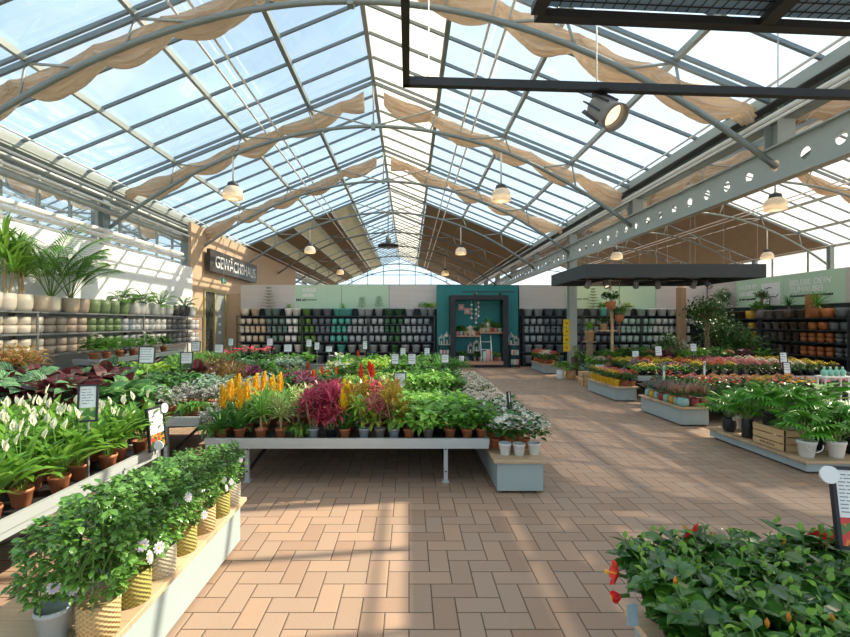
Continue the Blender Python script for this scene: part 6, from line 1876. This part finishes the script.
place('spiky_dracaena', (sp(589.5, 12.4), 12.4, 1.09), 'arching green plant in a white banded pot on a pedestal by the pillar', 'plant', None, scale=.95, pot=('taper', 'kraft', .28, .30))
M['salesign'] = mat('yellow_sale_card', (.80, .50, .01), rough=.5, var=.05)
t = thing('sale_sign', 'tall yellow sign of four stacked cards on a black post', 'sign', (sp(566.5, 13.2), 13.2, 0))
b = MB(); b.box(-.02, .02, 0, .02, 0, 1.72); b.build('post', M['black'], t)
for k in range(4):
    z = .74 + .245 * k
    b = MB(); b.cbox(-.10, .085, -.016, -.004, z, z + .235, .004); b.cbox(.085, .105, -.016, -.004, z + .05, z + .19, .004); sc_ = b.build('card', M['salesign'], t)
    b = MB(); b.ball((-.02, -.018, z + .125), .022, 6, 4); b.ball((.025, -.018, z + .115), .018, 6, 4); b.build('print', M['orangeink'] if 'orangeink' in M else mat('brown_orange_print', (.40, .10, .02)), sc_)

# trees standing at the right back
for i, (kd, px, Y, c, s, lb, h) in enumerate((('ficus_tree', 707, 13.2, 'kraft', 1.3, 'braided trunk ficus tree standing right of the flower benches', .3), ('bushy_ficus', 722, 13.6, 'dark brown', 1.05, 'dark bushy ficus behind the braided ficus tree', .3),
        ('bushy_ficus', 737, 12.9, 'charcoal', .92, 'dark bushy ficus before the yellow pots of the right wall', .25), ('bushy_ficus', 752, 12.4, 'charcoal', .72, 'lowest dark ficus bush near the magenta flowers', .2), ('olive_bush', 688, 13.4, 'kraft', .85, 'grey green olive bush left of the braided ficus', .25),
        ('olive_bush', 700, 12.6, 'terracotta', .65, 'small olive bush in front of the braided ficus', .25), ('bushy_ficus', 668, 13.6, 'charcoal', .7, 'dark bushy ficus below the pale wood panel', .3))):
    place(kd, (sp(px, Y), Y, 0), lb, 'tree', 'trees at the right back', name=kd, scale=s, pot=('taper', c, .36, h + .1), rz=i * 1.3, var=i)

# plants on the top shelves
for i, (Y, kd, s, c, lb) in enumerate(((7.22, 'tall_cane_palm', 1.3, 'cream', 'upright cane palm in a cream pot'), (7.55, 'tall_cane_palm', 1.15, 'cream', 'second upright cane palm in a cream pot'), (8.15, 'kentia_palm', 1.2, 'cream', 'large feather palm in a beige pot'), (8.62, 'kentia_palm', 1.05, 'beige', 'second large feather palm in a beige pot'),
        (10.15, 'small_parlour_palm', .95, 'sage green', 'small arching palm behind the green pots'), (10.6, 'small_parlour_palm', .8, 'pale grey', 'smallest arching palm in a grey pot'), (11.0, 'small_parlour_palm', .95, 'pale grey', 'third arching palm in a pale pot'), (11.7, 'cycas_palm', 1.5, 'pale grey', 'sago palm in a pale pot'), (13.0, 'cycas_palm', 1.35, 'black', 'sago palm in a black pot'))):
    place(kd, (-6.66, Y, 1.80), lb + ' on the left wall top shelf', 'plant', 'palms on the left wall shelf', scale=s, pot=('tub', c, .30, .29), rz=i * 1.7, var=i, lim=(0, -1, .25))
SPOT = [(269, 'norfolk_pine', .95, 'grey green', 'tiered norfolk pine'), (289, 'spiky_dracaena', .55, 'white', 'spiky dracaena in a white pot'), (343, 'spiky_dracaena', .6, 'turquoise', 'spiky dracaena in a turquoise pot'), (362, 'schefflera', .75, 'light grey', 'umbrella plant, the left of two'), (379, 'schefflera', .8, 'light grey', 'umbrella plant, the right of two'), (424, 'green_fern', 1.1, 'blue grey', 'small fern'), (431, 'lime_bush', 1.2, 'blue grey', 'small lime bush')]
for i, (px, kd, s, c, lb) in enumerate(SPOT):
    place(kd, (sp(px, 16.4), 16.38, 1.87), lb + ' on the back wall top shelf, left of the booth', 'plant', 'plants on the back wall shelf', scale=s, pot=('taper', c, .30, .27), rz=i, var=i, lim=(1, 1, .24))
for i, (px, kd, s, c, lb) in enumerate(((593, 'norfolk_pine', .9, 'slate blue', 'norfolk pine right of the pillar'), (603, 'green_bush', 1.2, 'turquoise', 'leafy plant in a turquoise pot'), (627, 'variegated_bush', 1.1, 'mint', 'variegated plant in a mint pot'))):
    place(kd, (sp(px, 16.4), 16.38, 1.87), lb + ' on the back wall top shelf', 'plant', 'plants on the back wall shelf', scale=s, pot=('taper', c, .30, .27), rz=i, var=i, lim=(1, 1, .24))
for i, (px, kd, s, c, lb) in enumerate(((729, 'bushy_ficus', .62, 'dark brown', 'dark ficus bush in a brown pot'), (768, 'bonsai_tree', 1.1, 'grey brown', 'bonsai with a thick bent trunk'), (795, 'dark_dracaena', 1.1, 'brown', 'dark spiky dracaena'), (823, 'spiky_dracaena', 1.15, 'rust orange', 'bright green dracaena in a rust pot'))):
    Y = XRW * F / (px - CX) * .975
    place(kd, (XS0 + .24, 11.2 * F / (px - CX), 1.74), lb + ' on the right wall top shelf', 'plant', 'plants on the right wall shelf', scale=s, pot=('tub', c, .30, .27), rz=i, var=i, lim=(0, 1, .28))
place('green_bush', (XS0 + .28, 11.2 * F / (764 - CX), 1.74), 'bright leafy plant beside the bonsai on the right wall top shelf', 'plant', 'plants on the right wall shelf', scale=1.5, pot=('tub', 'grey brown', .26, .22))

# plants and small pots inside the teal booth
bi = 0
for z, pxs, nm in ((1.15, (457.5, 461, 465.5, 474, 477.5), 'left shelf'), (1.27, (481, 484, 492.5, 496, 500), 'right shelf'), (.22, (459.5, 463, 467, 474.5, 480, 496, 500), 'plinth')):
    for i, px in enumerate(pxs):
        kd = ('green_bush', 'dark_bush', 'lime_bush', 'blush_kalanchoe', 'dark_bush', 'green_fern', 'white_kalanchoe')[(i + bi) % 7]; c = ('pink', 'mint', 'beige', 'cream', 'terracotta')[(i + bi) % 5]
        place(kd, (sp(px, 15.95), 15.98, z), 'small plant in a %s pot, %s from the left on the booth %s' % (c, nth(i), nm), 'plant', 'small plants in the teal booth', scale=(1.0 if i % 2 else .75), pot=('taper', c, .15, .15), rz=i, var=i)
    bi += 2
place('spiky_dracaena', (sp(489.5, 16.1), 16.12, 1.27), 'tall spiky plant behind the vase on the booth right shelf', 'plant', None, scale=.95, pot=('taper', 'beige', .16, .15))
wall_pot(sp(488, 15.8), 15.75, .22, .20, .42, 'egg', 'pink', 'tall pink vase below the white step ladder', 'vases on the booth plinth')
wall_pot(sp(484.5, 15.8), 15.75, .22, .16, .36, 'egg', 'mint', 'tall mint vase below the white step ladder', 'vases on the booth plinth')
for k, (px, z) in enumerate(((484.5, .92), (488.5, .92))):
    pass

# ------------------------------------------------------------------ signs
sgn(88, 403, 2.95, 17.5, 37, 'framed white sign with a lily photo standing in the peace lilies', .55, yaw=.35, photo='lily', lines=6)
sign((-2.02, 3.5, EYE - (428 - CY) * 3.5 / F), .20, .34, .55, 'edge on framed sign with a white disc at the peace lily bench corner', yaw=1.48, photo='flower', disc=(.10, .14, .04))
sgn(147, 355, 6.0, 16, 17, 'largest white sign among the dark patterned leaves', .55, photo=None)
sgn(186.5, 361, 7.0, 12.5, 18, 'framed sign beside the brown ferns', .5, photo='leaf')
for px, py, Y, w_, h_, nm in ((196, 346.5, 9.5, 9, 10, 'above the lime plants'), (219, 348.5, 9.5, 9.5, 9, 'among the pink anthuriums, left one'), (231, 342, 11.4, 6, 8, 'small one before the timber wall'), (270, 342, 11.4, 6.5, 8, 'before the beige pots of the back shelf'), (288, 348, 9.6, 8.5, 8, 'above the silver green plants'),
        (309, 343, 11.4, 6, 8, 'tall one before the moss green pots'), (317, 346, 11.4, 5.5, 8, 'small one right of the tall one'), (329, 349, 10.4, 7, 6, 'low one beside the white anthuriums'), (365, 345, 11.4, 5, 9, 'beige one before the light grey pots'),
        (395, 359, 9.4, 8, 11, 'left of a close pair on the third bench'), (412, 359, 9.4, 8.5, 11, 'right of a close pair on the third bench'), (403, 352, 11.4, 6, 9, 'green one behind the close pair'), (427, 352, 11.4, 6, 9, 'green one left of the booth'), (445, 358.5, 9.4, 8, 9, 'at the right end of the third bench'), (461.5, 359, 10.8, 6, 7, 'small one below the booth plinth')):
    sgn(px, py, Y, w_, h_, 'white plant sign ' + nm, .43, lines=3)
sgn(263, 385, 5.75, 13.5, 21, 'framed sign with an orange photo among the yellow guzmanias', .43, photo='flower')
sgn(400, 383.5, 6.92, 12.5, 22, 'framed sign with a photo at the front of the second bench', .43, photo='leaf')
sgn(509, 400, 4.75, 5, 17, 'narrow framed sign among the white begonias', .32, yaw=.8, photo='leaf', lines=3)
for px, py, Y, w_, h_, nm in ((635.5, 354, 11.2, 6, 6, 'small white one before the hanging pots'), (658.5, 351, 10.9, 6, 9, 'tall white one between primroses'), (693.5, 347.5, 11.2, 5.5, 7, 'white one before the ficus trees'), (783.5, 360.5, 9.1, 8, 17, 'pink and white one above the salmon kalanchoes'), (787, 371, 8.75, 8, 18, 'dark framed one above the palms')):
    sgn(px, py, Y, w_, h_, 'plant sign, ' + nm, .42, lines=3, frame=px > 780, photo='flower' if px > 780 else None)
for px, py0, py1, Y, nm in ((664, 366, 388, 8.2, 'left one'), (704.5, 361, 376, 8.8, 'right one')):
    z0, z1 = EYE - (py1 - CY) * Y / F, EYE - (py0 - CY) * Y / F
    t = thing('price_stake', 'narrow white price stake between the gerberas, ' + nm, 'sign', (sp(px, Y), Y, .40))
    b = MB(); b.box(-.018, .018, -.003, .003, 0, z1 - .40); b.build('strip', M['card'], t); b = MB(); b.box(-.012, .012, -.005, -.0032, z1 - .50, z1 - .42); b.build('print', M['greyink'], t)
sign((1.91, 1.80, .835), .29, .33, .30, 'large framed sign with text and flower photo over the hibiscus', yaw=-.18, photo='flower', disc=(-.155, .13, .036), lines=11, tilt=.15)
t = thing('price_stake', 'white round price disc on a stake at the passion flowers', 'sign', (-1.88, 3.3, .0))
b = MB(); b.tube([(0, 0, 0), (0, 0, .66)], .006, 6); b.build('stake', M['steel_light'], t); b = MB(); b.lathe([(.001, -.004), (.035, -.004), (.035, .004), (.001, .004)], 16, M=Matrix.Translation((0, -.01, .68)) @ Matrix.Rotation(PI / 2, 4, 'X')); b.build('price_disc', M['card'], t)
